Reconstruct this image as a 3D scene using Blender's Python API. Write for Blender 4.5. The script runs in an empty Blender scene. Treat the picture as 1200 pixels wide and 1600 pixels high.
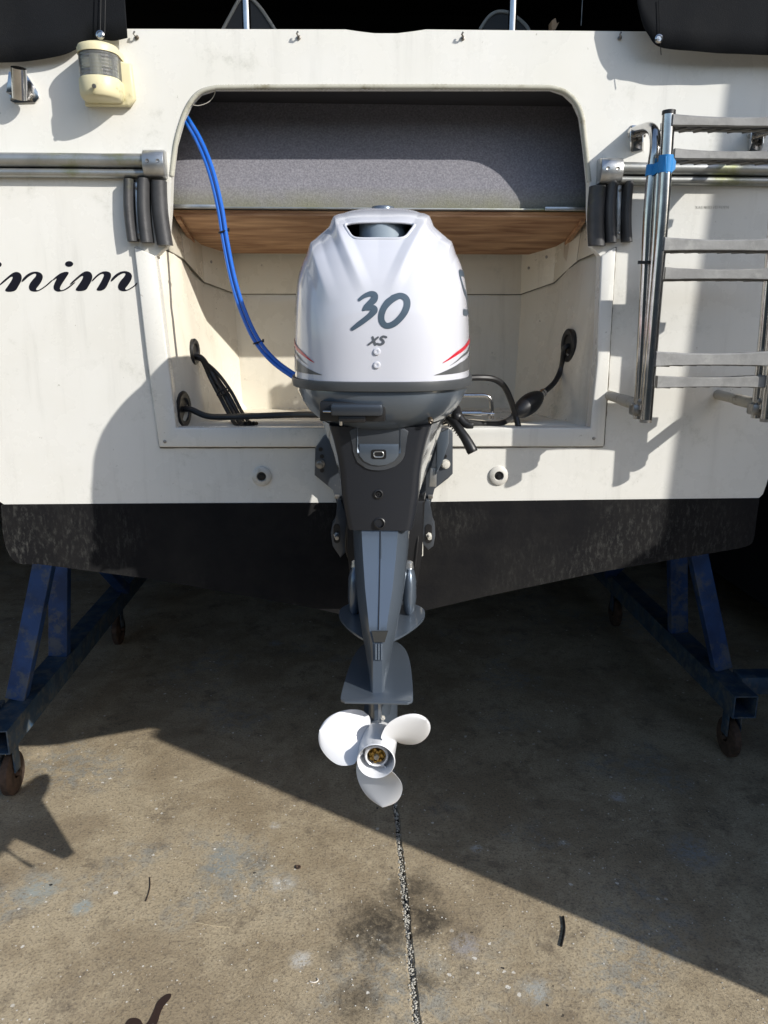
import bpy, bmesh, math, random
from math import sin, cos, tan, pi, radians, atan2, sqrt, exp
from mathutils import Vector, Matrix, noise
from mathutils.bvhtree import BVHTree
random.seed(7)
S = bpy.context.scene
C = S.collection
# ------------------------------------------------------------------ camera, light, exposure
CAM_LOC = Vector((-0.07, -2.0, 1.82)); PITCH = radians(14); YAW = radians(2.6)
cam = bpy.data.cameras.new('camera'); camo = bpy.data.objects.new('camera', cam); C.objects.link(camo)
camo.location = CAM_LOC; camo.rotation_euler = (pi/2-PITCH, 0, -YAW)
cam.sensor_fit = 'VERTICAL'; cam.sensor_height = 36; cam.lens = 27.0
cam.clip_start = 0.02; cam.clip_end = 500
S.camera = camo
SUN = Vector((1.33, -1.0, 0.93)).normalized()          # direction towards the sun
w = bpy.data.worlds.new('World'); S.world = w; w.use_nodes = True
nt = w.node_tree; bg = nt.nodes['Background']; sky = nt.nodes.new('ShaderNodeTexSky')
sky.sky_type = 'NISHITA'; sky.sun_disc = False
sky.sun_elevation = math.asin(SUN.z); sky.sun_rotation = atan2(SUN.x, SUN.y)
nt.links.new(sky.outputs[0], bg.inputs[0]); bg.inputs[1].default_value = 0.15
sl = bpy.data.lights.new('sun', 'SUN'); sl.energy = 4.0; sl.angle = radians(0.53); sl.color = (1, .966, .905)
so = bpy.data.objects.new('sun', sl); C.objects.link(so)
so.rotation_euler = SUN.to_track_quat('Z', 'Y').to_euler(); so.location = SUN*30
S.view_settings.view_transform = 'Standard'; S.view_settings.look = 'None'
S.view_settings.exposure = 0.31; S.view_settings.gamma = 1; S.view_settings.use_curve_mapping = False

# ------------------------------------------------------------------ placing helpers
RIGHT = Vector((cos(YAW), -sin(YAW), 0)); FWD = Vector((sin(YAW)*cos(PITCH), cos(YAW)*cos(PITCH), -sin(PITCH)))
UP = RIGHT.cross(FWD)
def ray(x, y): return FWD + RIGHT*((x-600)/1200) - UP*((y-800)/1200)
def P(x, y, Y=0.0):
    d = ray(x, y); return CAM_LOC + d*((Y-CAM_LOC.y)/d.y)
def PZ(x, y, Z=0.0):
    d = ray(x, y); return CAM_LOC + d*((Z-CAM_LOC.z)/d.z)
FR = {}                                                  # world frame of each empty
def frame(o): return FR.get(o.name, Matrix.Identity(4)) if o else Matrix.Identity(4)
def empty(name, loc, rz=0, label=None, cat=None, group=None):
    o = bpy.data.objects.new(name, None); C.objects.link(o); o.empty_display_size = .1
    o.location = loc; o.rotation_euler = (0, 0, rz)
    FR[o.name] = Matrix.Translation(Vector(loc)) @ Matrix.Rotation(rz, 4, 'Z')
    tag(o, label, cat, group); return o
def tag(o, label=None, cat=None, group=None, kind=None):
    if label: o['label'] = label
    if cat: o['category'] = cat
    if group: o['group'] = group
    if kind: o['kind'] = kind
    return o
def catmull(pts, n=8, closed=False):
    pts = [Vector(p) for p in pts]; out = []
    N = len(pts)
    rng = range(N if closed else N-1)
    for i in rng:
        if closed: p0, p1, p2, p3 = pts[i-1], pts[i], pts[(i+1) % N], pts[(i+2) % N]
        else: p0, p1, p2, p3 = pts[max(i-1, 0)], pts[i], pts[i+1], pts[min(i+2, N-1)]
        for k in range(n):
            t = k/n
            out.append(.5*((2*p1)+(p2-p0)*t+(2*p0-5*p1+4*p2-p3)*t*t+(3*p1-p0-3*p2+p3)*t*t*t))
    if not closed: out.append(pts[-1].copy())
    return out
def lerp_table(tab, x):
    if x <= tab[0][0]: return tab[0][1:]
    for a, b in zip(tab, tab[1:]):
        if x <= b[0]:
            t = (x-a[0])/(b[0]-a[0]); return tuple(u+(v-u)*t for u, v in zip(a[1:], b[1:]))
    return tab[-1][1:]

class MB:
    def __init__(s): s.bm = bmesh.new()
    def box(s, c, size, rot=None, bev=0):
        r = bmesh.ops.create_cube(s.bm, size=1.0)
        M = Matrix.Translation(Vector(c)) @ (rot or Matrix.Identity(4)) @ Matrix.Diagonal((*size, 1))
        bmesh.ops.transform(s.bm, matrix=M, verts=r['verts'])
        if bev:
            es = list({e for v in r['verts'] for e in v.link_edges})
            bmesh.ops.bevel(s.bm, geom=es, offset=bev, segments=2, affect='EDGES', profile=.5)
        return s
    def tube(s, pts, r, seg=12, closed=False, caps=True, fn=None):
        pts = [Vector(p) for p in pts]; N = len(pts); rings = []
        prev = None
        for i, p in enumerate(pts):
            a = pts[i-1] if (i or closed) else p; b = pts[(i+1) % N] if (i < N-1 or closed) else p
            t = (b-a).normalized()
            if prev is None:
                u = t.orthogonal().normalized()
            else:
                u = (prev - t*prev.dot(t)).normalized()
            prev = u; v = t.cross(u)
            rr = fn(i/(N-1)) if fn else r
            rings.append([s.bm.verts.new(p+(u*cos(2*pi*k/seg)+v*sin(2*pi*k/seg))*rr) for k in range(seg)])
        for i in range(N if closed else N-1):
            A, B = rings[i], rings[(i+1) % N]
            for k in range(seg): s.bm.faces.new((A[k], A[(k+1) % seg], B[(k+1) % seg], B[k]))
        if caps and not closed:
            s.bm.faces.new(rings[0][::-1]); s.bm.faces.new(rings[-1])
        return s
    def cyl(s, a, b, r, seg=20, r2=None):
        a, b = Vector(a), Vector(b); r2 = r if r2 is None else r2
        return s.tube([a, a.lerp(b, .5), b], r, seg, fn=lambda t: r+(r2-r)*t)
    def prism(s, poly, vec, bev=0, flip=False):
        vec = Vector(vec)
        A = [s.bm.verts.new(Vector(p)) for p in poly]; B = [s.bm.verts.new(Vector(p)+vec) for p in poly]
        n = len(A); f1 = s.bm.faces.new(A); f2 = s.bm.faces.new(B[::-1]); fs = [f1, f2]
        for i in range(n): fs.append(s.bm.faces.new((A[(i+1) % n], A[i], B[i], B[(i+1) % n])))
        if bev:
            es = list({e for f in (f1, f2) for e in f.edges})
            bmesh.ops.bevel(s.bm, geom=es, offset=bev, segments=2, affect='EDGES', profile=.5)
        return s
    def plate(s, outer, holes, vec):                      # polygon with holes, given thickness
        es = []
        for loop in [outer]+holes:
            vs = [s.bm.verts.new(Vector(p)) for p in loop]
            for i in range(len(vs)): es.append(s.bm.edges.new((vs[i], vs[(i+1) % len(vs)])))
        r = bmesh.ops.triangle_fill(s.bm, edges=es, use_beauty=True)
        fs = [g for g in r['geom'] if isinstance(g, bmesh.types.BMFace)]
        e = bmesh.ops.extrude_face_region(s.bm, geom=fs)
        vs = [g for g in e['geom'] if isinstance(g, bmesh.types.BMVert)]
        bmesh.ops.translate(s.bm, verts=vs, vec=Vector(vec))
        return s
    def loft(s, rings, capa=True, capb=True, closed=True):
        R = [[s.bm.verts.new(Vector(p)) for p in r] for r in rings]
        n = len(R[0])
        for A, B in zip(R, R[1:]):
            for k in range(n if closed else n-1): s.bm.faces.new((A[k], A[(k+1) % n], B[(k+1) % n], B[k]))
        if capa: s.bm.faces.new(R[0][::-1])
        if capb: s.bm.faces.new(R[-1])
        return s
    def lathe(s, prof, o, ax, seg=24, arc=(0, 2*pi), ref=None, cap=True):   # prof: (radius, distance along axis)
        ax = Vector(ax).normalized(); o = Vector(o); u = Vector(ref).normalized() if ref else ax.orthogonal().normalized(); v = ax.cross(u)
        full = abs(arc[1]-arc[0]-2*pi) < 1e-6; m = seg if full else seg+1
        R = []
        for r, h in prof:
            r = max(r, 1e-5)
            R.append([s.bm.verts.new(o+ax*h+(u*cos(arc[0]+(arc[1]-arc[0])*k/seg)+v*sin(arc[0]+(arc[1]-arc[0])*k/seg))*r) for k in range(m)])
        for A, B in zip(R, R[1:]):
            for k in range(m if full else m-1): s.bm.faces.new((A[k], A[(k+1) % m], B[(k+1) % m], B[k]))
        return s
    def ico(s, c, r, sub=1, sc=(1, 1, 1)):
        q = bmesh.ops.create_icosphere(s.bm, subdivisions=sub, radius=r)
        bmesh.ops.transform(s.bm, matrix=Matrix.Translation(Vector(c)) @ Matrix.Diagonal((*sc, 1)), verts=q['verts']); return s
    def build(s, name, m, parent=None, local=False, smooth=35, loc=None, bev=0):
        bm = s.bm
        bmesh.ops.recalc_face_normals(bm, faces=bm.faces)
        if bev:
            es = [e for e in bm.edges if len(e.link_faces) == 2 and e.calc_face_angle(0) > radians(40)]
            bmesh.ops.bevel(bm, geom=es, offset=bev, segments=2, affect='EDGES', profile=.5, clamp_overlap=True)
        me = bpy.data.meshes.new(name)
        o = bpy.data.objects.new(name, me); C.objects.link(o)
        if parent:
            o.parent = parent; F = frame(parent)
            if not local: bmesh.ops.transform(bm, matrix=F.inverted(), verts=bm.verts)
            FR[o.name] = F
        elif loc is not None:
            bmesh.ops.translate(bm, verts=bm.verts, vec=-Vector(loc)); o.location = loc
            FR[o.name] = Matrix.Translation(Vector(loc))
        bm.to_mesh(me); bm.free()
        for mm in (m if isinstance(m, (list, tuple)) else [m]): me.materials.append(mm)
        if smooth:
            me.shade_smooth(); me.set_sharp_from_angle(angle=radians(smooth))
        return o

# ------------------------------------------------------------------ materials
def mat(name, col, rough=.5, metal=0, coat=0, spec=.5, var=0, vscale=6, bump=0, bscale=60, dirt=None, dscale=4, dlo=.5, dhi=.7, damt=1, alpha=None, trans=0, coatr=.05):
    m = bpy.data.materials.new(name); m.use_nodes = True; t = m.node_tree; b = t.nodes['Principled BSDF']
    b.inputs['Base Color'].default_value = (*col, 1); b.inputs['Roughness'].default_value = rough
    b.inputs['Metallic'].default_value = metal; b.inputs['Coat Weight'].default_value = coat; b.inputs['Coat Roughness'].default_value = coatr
    b.inputs['Specular IOR Level'].default_value = spec
    if trans: b.inputs['Transmission Weight'].default_value = trans
    tc = t.nodes.new('ShaderNodeTexCoord'); cur = None
    def nz(scale, detail=5, rough=.6):
        n = t.nodes.new('ShaderNodeTexNoise'); n.inputs['Scale'].default_value = scale; n.inputs['Detail'].default_value = detail
        n.inputs['Roughness'].default_value = rough; t.links.new(tc.outputs['Object'], n.inputs['Vector']); return n
    def ramp(src, lo, hi):
        r = t.nodes.new('ShaderNodeMapRange'); r.interpolation_type = 'SMOOTHSTEP'
        r.inputs[1].default_value = lo; r.inputs[2].default_value = hi; t.links.new(src, r.inputs[0]); return r.outputs[0]
    def mix(a, bcol, fac, mode='MIX'):
        x = t.nodes.new('ShaderNodeMix'); x.data_type = 'RGBA'; x.blend_type = mode
        t.links.new(fac, x.inputs[0])
        if a is None: x.inputs[6].default_value = (*col, 1)
        else: t.links.new(a, x.inputs[6])
        x.inputs[7].default_value = (*bcol, 1); return x.outputs[2]
    if var:
        n = nz(vscale); cur = mix(cur, tuple(c*(1-var) for c in col), ramp(n.outputs[0], .35, .65))
    if dirt:
        n = nz(dscale, 8, .7); f = ramp(n.outputs[0], dlo, dhi)
        mm = t.nodes.new('ShaderNodeMath'); mm.operation = 'MULTIPLY'; mm.inputs[1].default_value = damt; t.links.new(f, mm.inputs[0])
        cur = mix(cur, dirt, mm.outputs[0])
    if cur is not None: t.links.new(cur, b.inputs['Base Color'])
    if bump:
        n = nz(bscale, 6); bp = t.nodes.new('ShaderNodeBump'); bp.inputs['Strength'].default_value = bump; bp.inputs['Distance'].default_value = .002
        t.links.new(n.outputs[0], bp.inputs['Height']); t.links.new(bp.outputs[0], b.inputs['Normal'])
    m['_'] = 1
    return m

def gelcoat(name, base, old):
    m = mat(name, base, .32, coat=.0, bump=.05, bscale=25)
    t = m.node_tree; b = t.nodes['Principled BSDF']; tc = [n for n in t.nodes if n.type == 'TEX_COORD'][0]
    def noise_(scale, vec=None, detail=6, rough=.65):
        n = t.nodes.new('ShaderNodeTexNoise'); n.inputs['Scale'].default_value = scale; n.inputs['Detail'].default_value = detail; n.inputs['Roughness'].default_value = rough
        t.links.new(vec or tc.outputs['Object'], n.inputs['Vector']); return n.outputs[0]
    def rng(src, lo, hi, o=1.0):
        r = t.nodes.new('ShaderNodeMapRange'); r.interpolation_type = 'SMOOTHSTEP'
        r.inputs[1].default_value = lo; r.inputs[2].default_value = hi; r.inputs[4].default_value = o; t.links.new(src, r.inputs[0]); return r.outputs[0]
    def mx(a, c, f):
        x = t.nodes.new('ShaderNodeMix'); x.data_type = 'RGBA'; t.links.new(f, x.inputs[0])
        if isinstance(a, tuple): x.inputs[6].default_value = (*a, 1)
        else: t.links.new(a, x.inputs[6])
        x.inputs[7].default_value = (*c, 1); return x.outputs[2]
    c = mx(base, old, rng(noise_(1.6), .35, .7))
    mp = t.nodes.new('ShaderNodeMapping'); mp.inputs['Scale'].default_value = (14, 14, 1.2); t.links.new(tc.outputs['Object'], mp.inputs[0])
    c = mx(c, tuple(v*.72 for v in old), rng(noise_(1.5, mp.outputs[0]), .52, .78, .45))      # runs of dirt
    c = mx(c, (.33, .33, .27), rng(noise_(7, None, 9, .78), .55, .76, .6))                    # grime patches
    c = mx(c, (.22, .19, .13), rng(noise_(55, None, 3, .6), .70, .76, .55))                   # specks
    t.links.new(c, b.inputs['Base Color'])
    r = rng(noise_(5), .3, .7, .55); rr = t.nodes.new('ShaderNodeMath'); rr.operation = 'ADD'; rr.inputs[1].default_value = .12
    r2 = t.nodes.new('ShaderNodeMath'); r2.operation = 'MULTIPLY'; r2.inputs[1].default_value = .6; t.links.new(r, r2.inputs[0]); t.links.new(r2.outputs[0], rr.inputs[0])
    t.links.new(rr.outputs[0], b.inputs['Roughness'])
    return m
GEL = gelcoat('cream_gelcoat', (.75, .74, .695), (.71, .695, .635))
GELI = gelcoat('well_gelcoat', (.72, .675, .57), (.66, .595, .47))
WCOWL = mat('cowl_white', (.60, .61, .665), .25, coat=.8, coatr=.03)
WPROP = mat('prop_white', (.68, .69, .71), .3, coat=.5, coatr=.08)
GREYM = mat('metallic_grey_paint', (.13, .16, .20), .33, metal=.55, coat=.7, bump=.02, bscale=400)
DGREY = mat('dark_cover_paint', (.018, .020, .025), .35, metal=.0, coat=.15, spec=.3)
SIDEG = mat('side_pale_reflection', (.42, .43, .44), .16, metal=.75, coat=1)  # pale metal colour imitates the transom's white reflection on dark sides
BANDM = mat('cowl_seal_rubber', (.055, .06, .065), .45)
BLACKP = mat('black_plastic', (.012, .012, .013), .4, bump=.1, bscale=200)
VOIDM = mat('intake_black', (.006, .006, .007), .6)
INTK = mat('intake_grey', (.30, .36, .42), .4)
HOSEM = mat('black_hose', (.014, .014, .015), .38, dirt=(.08, .075, .065), dscale=9, dlo=.55, dhi=.75, damt=.4)
BLUEH = mat('blue_hose', (.015, .13, .55), .3, coat=.3)
RUB = mat('fender_rubber', (.055, .055, .057), .5, var=.3, vscale=20, dirt=(.13, .14, .06), dscale=7, dlo=.56, dhi=.72, damt=.6, bump=.2, bscale=150)
ALU = mat('old_aluminium', (.42, .43, .42), .42, metal=.75, var=.2, vscale=14, dirt=(.22, .24, .08), dscale=5, dlo=.48, dhi=.64, damt=.75, bump=.15, bscale=80)
ALUC = mat('cap_aluminium', (.55, .56, .56), .32, metal=.85, var=.25, vscale=30, bump=.2, bscale=120)
STEEL = mat('stainless', (.62, .61, .60), .16, metal=1, var=.2, vscale=30)
OSTEEL = mat('weathered_steel', (.36, .35, .33), .4, metal=.8, var=.35, vscale=60, dirt=(.14, .10, .06), dscale=20)
TREAD = mat('tread_plastic', (.26, .26, .255), .55, var=.25, vscale=18, dirt=(.36, .36, .34), dscale=25, dlo=.5, dhi=.7, damt=.6, bump=.25, bscale=160)
CANV = mat('black_canvas', (.009, .010, .012), .9, spec=.15, bump=.5, bscale=500, dirt=(.018, .018, .018), dscale=3, damt=.4)
CREAM = mat('aged_cream_plastic', (.66, .60, .38), .45, dirt=(.30, .27, .13), dscale=22, dlo=.56, dhi=.72, damt=.8, bump=.15, bscale=60)
BRASS = mat('brass', (.55, .38, .13), .3, metal=1, var=.5, vscale=90)
TAPE = mat('blue_tape', (.01, .20, .52), .6, bump=.25, bscale=180)
INK = mat('name_vinyl', (.008, .008, .014), .5, spec=.2)
DECAL = mat('number_decal', (.07, .10, .135), .3, coat=.4)
RED = mat('red_decal', (.55, .01, .03), .35, coat=.4)
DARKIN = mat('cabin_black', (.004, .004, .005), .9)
SHEDM = mat('shed_dark_steel', (.010, .010, .011), .8)
ZINC = mat('zinc', (.60, .58, .52), .6, dirt=(.12, .11, .09), dscale=60, bump=.6, bscale=150)
SEAL = mat('old_sealant', (.16, .145, .12), .8)
LENS = mat('lens_plastic', (.72, .74, .72), .12, trans=.85)
WHITEP = mat('white_plastic', (.62, .60, .55), .5, dirt=(.3, .28, .22), dscale=40, damt=.6)

def carpet():
    m = mat('grey_vinyl', (.26, .25, .27), .85, bump=.7, bscale=350)
    t = m.node_tree; b = t.nodes['Principled BSDF']; tc = [n for n in t.nodes if n.type == 'TEX_COORD'][0]
    n = t.nodes.new('ShaderNodeTexNoise'); n.inputs['Scale'].default_value = 210; n.inputs['Detail'].default_value = 4; t.links.new(tc.outputs['Object'], n.inputs[0])
    cr = t.nodes.new('ShaderNodeValToRGB'); cr.color_ramp.elements[0].position = .35; cr.color_ramp.elements[0].color = (.15, .147, .168, 1)
    cr.color_ramp.elements[1].position = .68; cr.color_ramp.elements[1].color = (.245, .238, .26, 1); t.links.new(n.outputs[0], cr.inputs[0])
    sx = t.nodes.new('ShaderNodeSeparateXYZ'); t.links.new(tc.outputs['Object'], sx.inputs[0])
    r = t.nodes.new('ShaderNodeMapRange'); r.inputs[1].default_value = MOSS_Z+.055; r.inputs[2].default_value = MOSS_Z+.0; t.links.new(sx.outputs[2], r.inputs[0])
    n2 = t.nodes.new('ShaderNodeTexNoise'); n2.inputs['Scale'].default_value = 14; n2.inputs['Detail'].default_value = 8; t.links.new(tc.outputs['Object'], n2.inputs[0])
    mu = t.nodes.new('ShaderNodeMath'); mu.operation = 'MULTIPLY'; t.links.new(r.outputs[0], mu.inputs[0]); t.links.new(n2.outputs[0], mu.inputs[1])
    x = t.nodes.new('ShaderNodeMix'); x.data_type = 'RGBA'; t.links.new(mu.outputs[0], x.inputs[0]); t.links.new(cr.outputs[0], x.inputs[6]); x.inputs[7].default_value = (.19, .19, .09, 1)
    t.links.new(x.outputs[2], b.inputs['Base Color']); return m

def wood():
    m = mat('old_plywood', (.30, .17, .09), .65, bump=.3, bscale=90)
    t = m.node_tree; b = t.nodes['Principled BSDF']; tc = [n for n in t.nodes if n.type == 'TEX_COORD'][0]
    mp = t.nodes.new('ShaderNodeMapping'); mp.inputs['Scale'].default_value = (1.6, 9, 9); t.links.new(tc.outputs['Object'], mp.inputs[0])
    n = t.nodes.new('ShaderNodeTexNoise'); n.inputs['Scale'].default_value = 4; n.inputs['Detail'].default_value = 9; n.inputs['Distortion'].default_value = .6
    t.links.new(mp.outputs[0], n.inputs[0])
    cr = t.nodes.new('ShaderNodeValToRGB'); e = cr.color_ramp.elements
    e[0].position = .3; e[0].color = (.24, .11, .05, 1); e[1].position = .7; e[1].color = (.56, .34, .19, 1)
    t.links.new(n.outputs[0], cr.inputs[0]); t.links.new(cr.outputs[0], b.inputs['Base Color']); return m
WOOD = wood()

def antifoul():
    m = mat('black_antifouling', (.018, .018, .020), .85, spec=.12, bump=.35, bscale=120)
    t = m.node_tree; b = t.nodes['Principled BSDF']; tc = [n for n in t.nodes if n.type == 'TEX_COORD'][0]
    def nn(s, d=8, r=.7, v=None):
        n = t.nodes.new('ShaderNodeTexNoise'); n.inputs['Scale'].default_value = s; n.inputs['Detail'].default_value = d; n.inputs['Roughness'].default_value = r
        t.links.new(v or tc.outputs['Object'], n.inputs[0]); return n.outputs[0]
    def rg(src, lo, hi, o=1):
        r = t.nodes.new('ShaderNodeMapRange'); r.inputs[1].default_value = lo; r.inputs[2].default_value = hi; r.inputs[4].default_value = o; t.links.new(src, r.inputs[0]); return r.outputs[0]
    mu = t.nodes.new('ShaderNodeMath'); mu.operation = 'MULTIPLY'; mp = t.nodes.new('ShaderNodeMapping'); mp.inputs['Scale'].default_value = (1, 1, .35); t.links.new(tc.outputs['Object'], mp.inputs[0])
    t.links.new(rg(nn(2.6, 3, .5), .47, .62), mu.inputs[0]); t.links.new(rg(nn(110, 9, .8, mp.outputs[0]), .50, .66, .6), mu.inputs[1])
    x = t.nodes.new('ShaderNodeMix'); x.data_type = 'RGBA'; t.links.new(mu.outputs[0], x.inputs[0]); x.inputs[6].default_value = (.009, .009, .010, 1); x.inputs[7].default_value = (.11, .11, .10, 1)
    y = t.nodes.new('ShaderNodeMix'); y.data_type = 'RGBA'; t.links.new(rg(nn(5), .4, .7, .8), y.inputs[0]); t.links.new(x.outputs[2], y.inputs[6]); y.inputs[7].default_value = (.020, .019, .018, 1)
    t.links.new(y.outputs[2], b.inputs['Base Color']); return m
AFOUL = antifoul()
BLUEP = mat('trestle_blue_paint', (.015, .06, .20), .55, var=.4, vscale=9, dirt=(.11, .12, .12), dscale=12, dlo=.5, dhi=.64, damt=.7, bump=.2)
TGREY = mat('trestle_worn_paint', (.035, .075, .13), .55, var=.4, vscale=14, dirt=(.12, .125, .12), dscale=18, dlo=.45, dhi=.62, damt=.8, bump=.2)
RUST = mat('rusty_castor', (.10, .062, .042), .8, var=.5, vscale=30, bump=.4)

def concrete():
    m = mat('yard_concrete', (.3, .25, .19), .8)
    t = m.node_tree; b = t.nodes['Principled BSDF']; tc = [n for n in t.nodes if n.type == 'TEX_COORD'][0]
    G = t.nodes.new('ShaderNodeNewGeometry'); pos = G.outputs['Position']
    def nn(s, d=8, r=.6, dist=0, vec=None):
        n = t.nodes.new('ShaderNodeTexNoise'); n.inputs['Scale'].default_value = s; n.inputs['Detail'].default_value = d; n.inputs['Roughness'].default_value = r
        n.inputs['Distortion'].default_value = dist; t.links.new(vec or pos, n.inputs[0]); return n.outputs[0]
    def rg(src, lo, hi, a=0, o=1):
        r = t.nodes.new('ShaderNodeMapRange'); r.interpolation_type = 'SMOOTHSTEP'; r.inputs[1].default_value = lo; r.inputs[2].default_value = hi
        r.inputs[3].default_value = a; r.inputs[4].default_value = o; t.links.new(src, r.inputs[0]); return r.outputs[0]
    def mx(a, c, f):
        x = t.nodes.new('ShaderNodeMix'); x.data_type = 'RGBA'; t.links.new(f, x.inputs[0])
        if isinstance(a, tuple): x.inputs[6].default_value = (*a, 1)
        else: t.links.new(a, x.inputs[6])
        if isinstance(c, tuple): x.inputs[7].default_value = (*c, 1)
        else: t.links.new(c, x.inputs[7])
        return x.outputs[2]
    def mth(op, a, bb):
        x = t.nodes.new('ShaderNodeMath'); x.operation = op
        for i, v in enumerate((a, bb)):
            if isinstance(v, (int, float)): x.inputs[i].default_value = v
            else: t.links.new(v, x.inputs[i])
        return x.outputs[0]
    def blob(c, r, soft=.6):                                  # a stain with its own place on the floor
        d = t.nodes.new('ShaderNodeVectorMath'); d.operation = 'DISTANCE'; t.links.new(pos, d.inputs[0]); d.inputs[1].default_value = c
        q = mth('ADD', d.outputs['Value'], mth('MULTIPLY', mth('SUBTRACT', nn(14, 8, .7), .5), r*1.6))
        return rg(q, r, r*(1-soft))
    c = mx((.33, .262, .170), (.47, .388, .262), rg(nn(2.3, 12, .74, .4), .40, .60))
    c = mx(c, (.20, .16, .11), rg(nn(5.5, 12, .8), .51, .64, 0, .8))
    c = mx(c, (.30, .30, .27), mth('MULTIPLY', rg(nn(1.9, 4, .5), .52, .64), rg(nn(22, 9, .8, .6), .45, .58, 0, .75)))       # worn grey-blue skin
    c = mx(c, (.44, .38, .27), mth('MULTIPLY', rg(nn(3.1, 3, .5), .5, .62), rg(nn(30, 9, .8), .52, .66, 0, .8)))
    fine = nn(120, 5, .7); c = mx(c, (.10, .08, .06), rg(fine, .47, .68, 0, .7))
    c = mx(c, (.13, .105, .08), rg(nn(38, 7, .75), .55, .68, 0, .7))
    c = mx(c, (.62, .57, .48), rg(nn(85, 5, .75), .62, .69, 0, .75))
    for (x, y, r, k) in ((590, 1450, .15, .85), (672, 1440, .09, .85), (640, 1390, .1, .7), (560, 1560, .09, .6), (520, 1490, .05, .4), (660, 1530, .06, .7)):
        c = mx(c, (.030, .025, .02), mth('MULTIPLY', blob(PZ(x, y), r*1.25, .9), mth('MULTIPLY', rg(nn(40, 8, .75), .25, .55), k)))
    for (x, y, r, col) in ((130, 1545-130, .05, (.34, .38, .37)), (60, 1390, .10, (.33, .36, .34)), (350, 1350, .13, (.27, .29, .28)), (60, 1180, .07, (.52, .42, .28)), (835, 1550, .07, (.36, .37, .35)), (730, 1480, .07, (.33, .31, .30)), (440, 1380, .06, (.52, .50, .45)), (470, 1500, .05, (.55, .53, .48)), (430, 1290, .03, (.55, .52, .46)), (965, 1245, .04, (.6, .6, .6)), (745, 1325, .03, (.6, .6, .58)), (880, 1318, .03, (.5, .5, .5)), (430, 1005, .06, (.35, .36, .37)), (1080, 1330, .12, (.30, .31, .31))):
        c = mx(c, col, mth('MULTIPLY', blob(PZ(x, y), r, .9), rg(nn(34, 10, .85), .44, .52, 0, .9)))
    # paint flecks
    for sc, th, colr in ((38, .13, (.72, .69, .62)), (75, .12, (.66, .62, .55)), (30, .075, (.02, .02, .02))):
        v = t.nodes.new('ShaderNodeTexVoronoi'); v.inputs['Scale'].default_value = sc
        wn = t.nodes.new('ShaderNodeTexNoise'); wn.inputs['Scale'].default_value = sc*2.6; wn.inputs['Detail'].default_value = 3; t.links.new(pos, wn.inputs[0])
        wv = t.nodes.new('ShaderNodeVectorMath'); wv.operation = 'MULTIPLY_ADD'; t.links.new(wn.outputs['Color'], wv.inputs[0]); wv.inputs[1].default_value = (.5/sc,)*3; t.links.new(pos, wv.inputs[2])
        t.links.new(wv.outputs[0], v.inputs[0])
        sp = t.nodes.new('ShaderNodeSeparateColor'); t.links.new(v.outputs['Color'], sp.inputs[0])
        pick = mth('GREATER_THAN', sp.outputs[0], .80 if sc != 30 else .86)
        f = mth('MULTIPLY', mth('LESS_THAN', v.outputs['Distance'], mth('MULTIPLY', mth('MULTIPLY', sp.outputs[1], sp.outputs[1]), th*2.1)), pick)
        f = mth('MULTIPLY', f, rg(nn(2.1 if sc == 38 else 3.3, 3, .5), .38, .6))
        c = mx(c, colr, f)
    ve = t.nodes.new('ShaderNodeTexVoronoi'); ve.feature = 'DISTANCE_TO_EDGE'; ve.inputs['Scale'].default_value = 1.3
    wn = t.nodes.new('ShaderNodeTexNoise'); wn.inputs['Scale'].default_value = 3; wn.inputs['Detail'].default_value = 9; wn.inputs['Roughness'].default_value = .75; t.links.new(pos, wn.inputs[0])
    wv = t.nodes.new('ShaderNodeVectorMath'); wv.operation = 'MULTIPLY_ADD'; t.links.new(wn.outputs['Color'], wv.inputs[0]); wv.inputs[1].default_value = (.7,)*3; t.links.new(pos, wv.inputs[2]); t.links.new(wv.outputs[0], ve.inputs[0])
    c = mx(c, (.09, .075, .055), mth('MULTIPLY', rg(ve.outputs['Distance'], .004, .0015), rg(nn(2.7, 3, .5), .5, .58, 0, .55)))
    t.links.new(c, b.inputs['Base Color'])
    hgt = mth('ADD', mth('MULTIPLY', nn(16, 9, .7), 1.0), mth('MULTIPLY', fine, .35))
    bp = t.nodes.new('ShaderNodeBump'); bp.inputs['Strength'].default_value = .55; bp.inputs['Distance'].default_value = .008
    t.links.new(hgt, bp.inputs['Height']); t.links.new(bp.outputs[0], b.inputs['Normal'])
    t.links.new(rg(nn(4, 6, .6), .3, .7, .6, .9), b.inputs['Roughness'])
    return m
CONC = concrete()
JOINT = mat('joint_dirt', (.05, .045, .038), .95, dirt=(.5, .48, .42), dscale=55, dlo=.47, dhi=.53, bump=.8, bscale=120)

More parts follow.
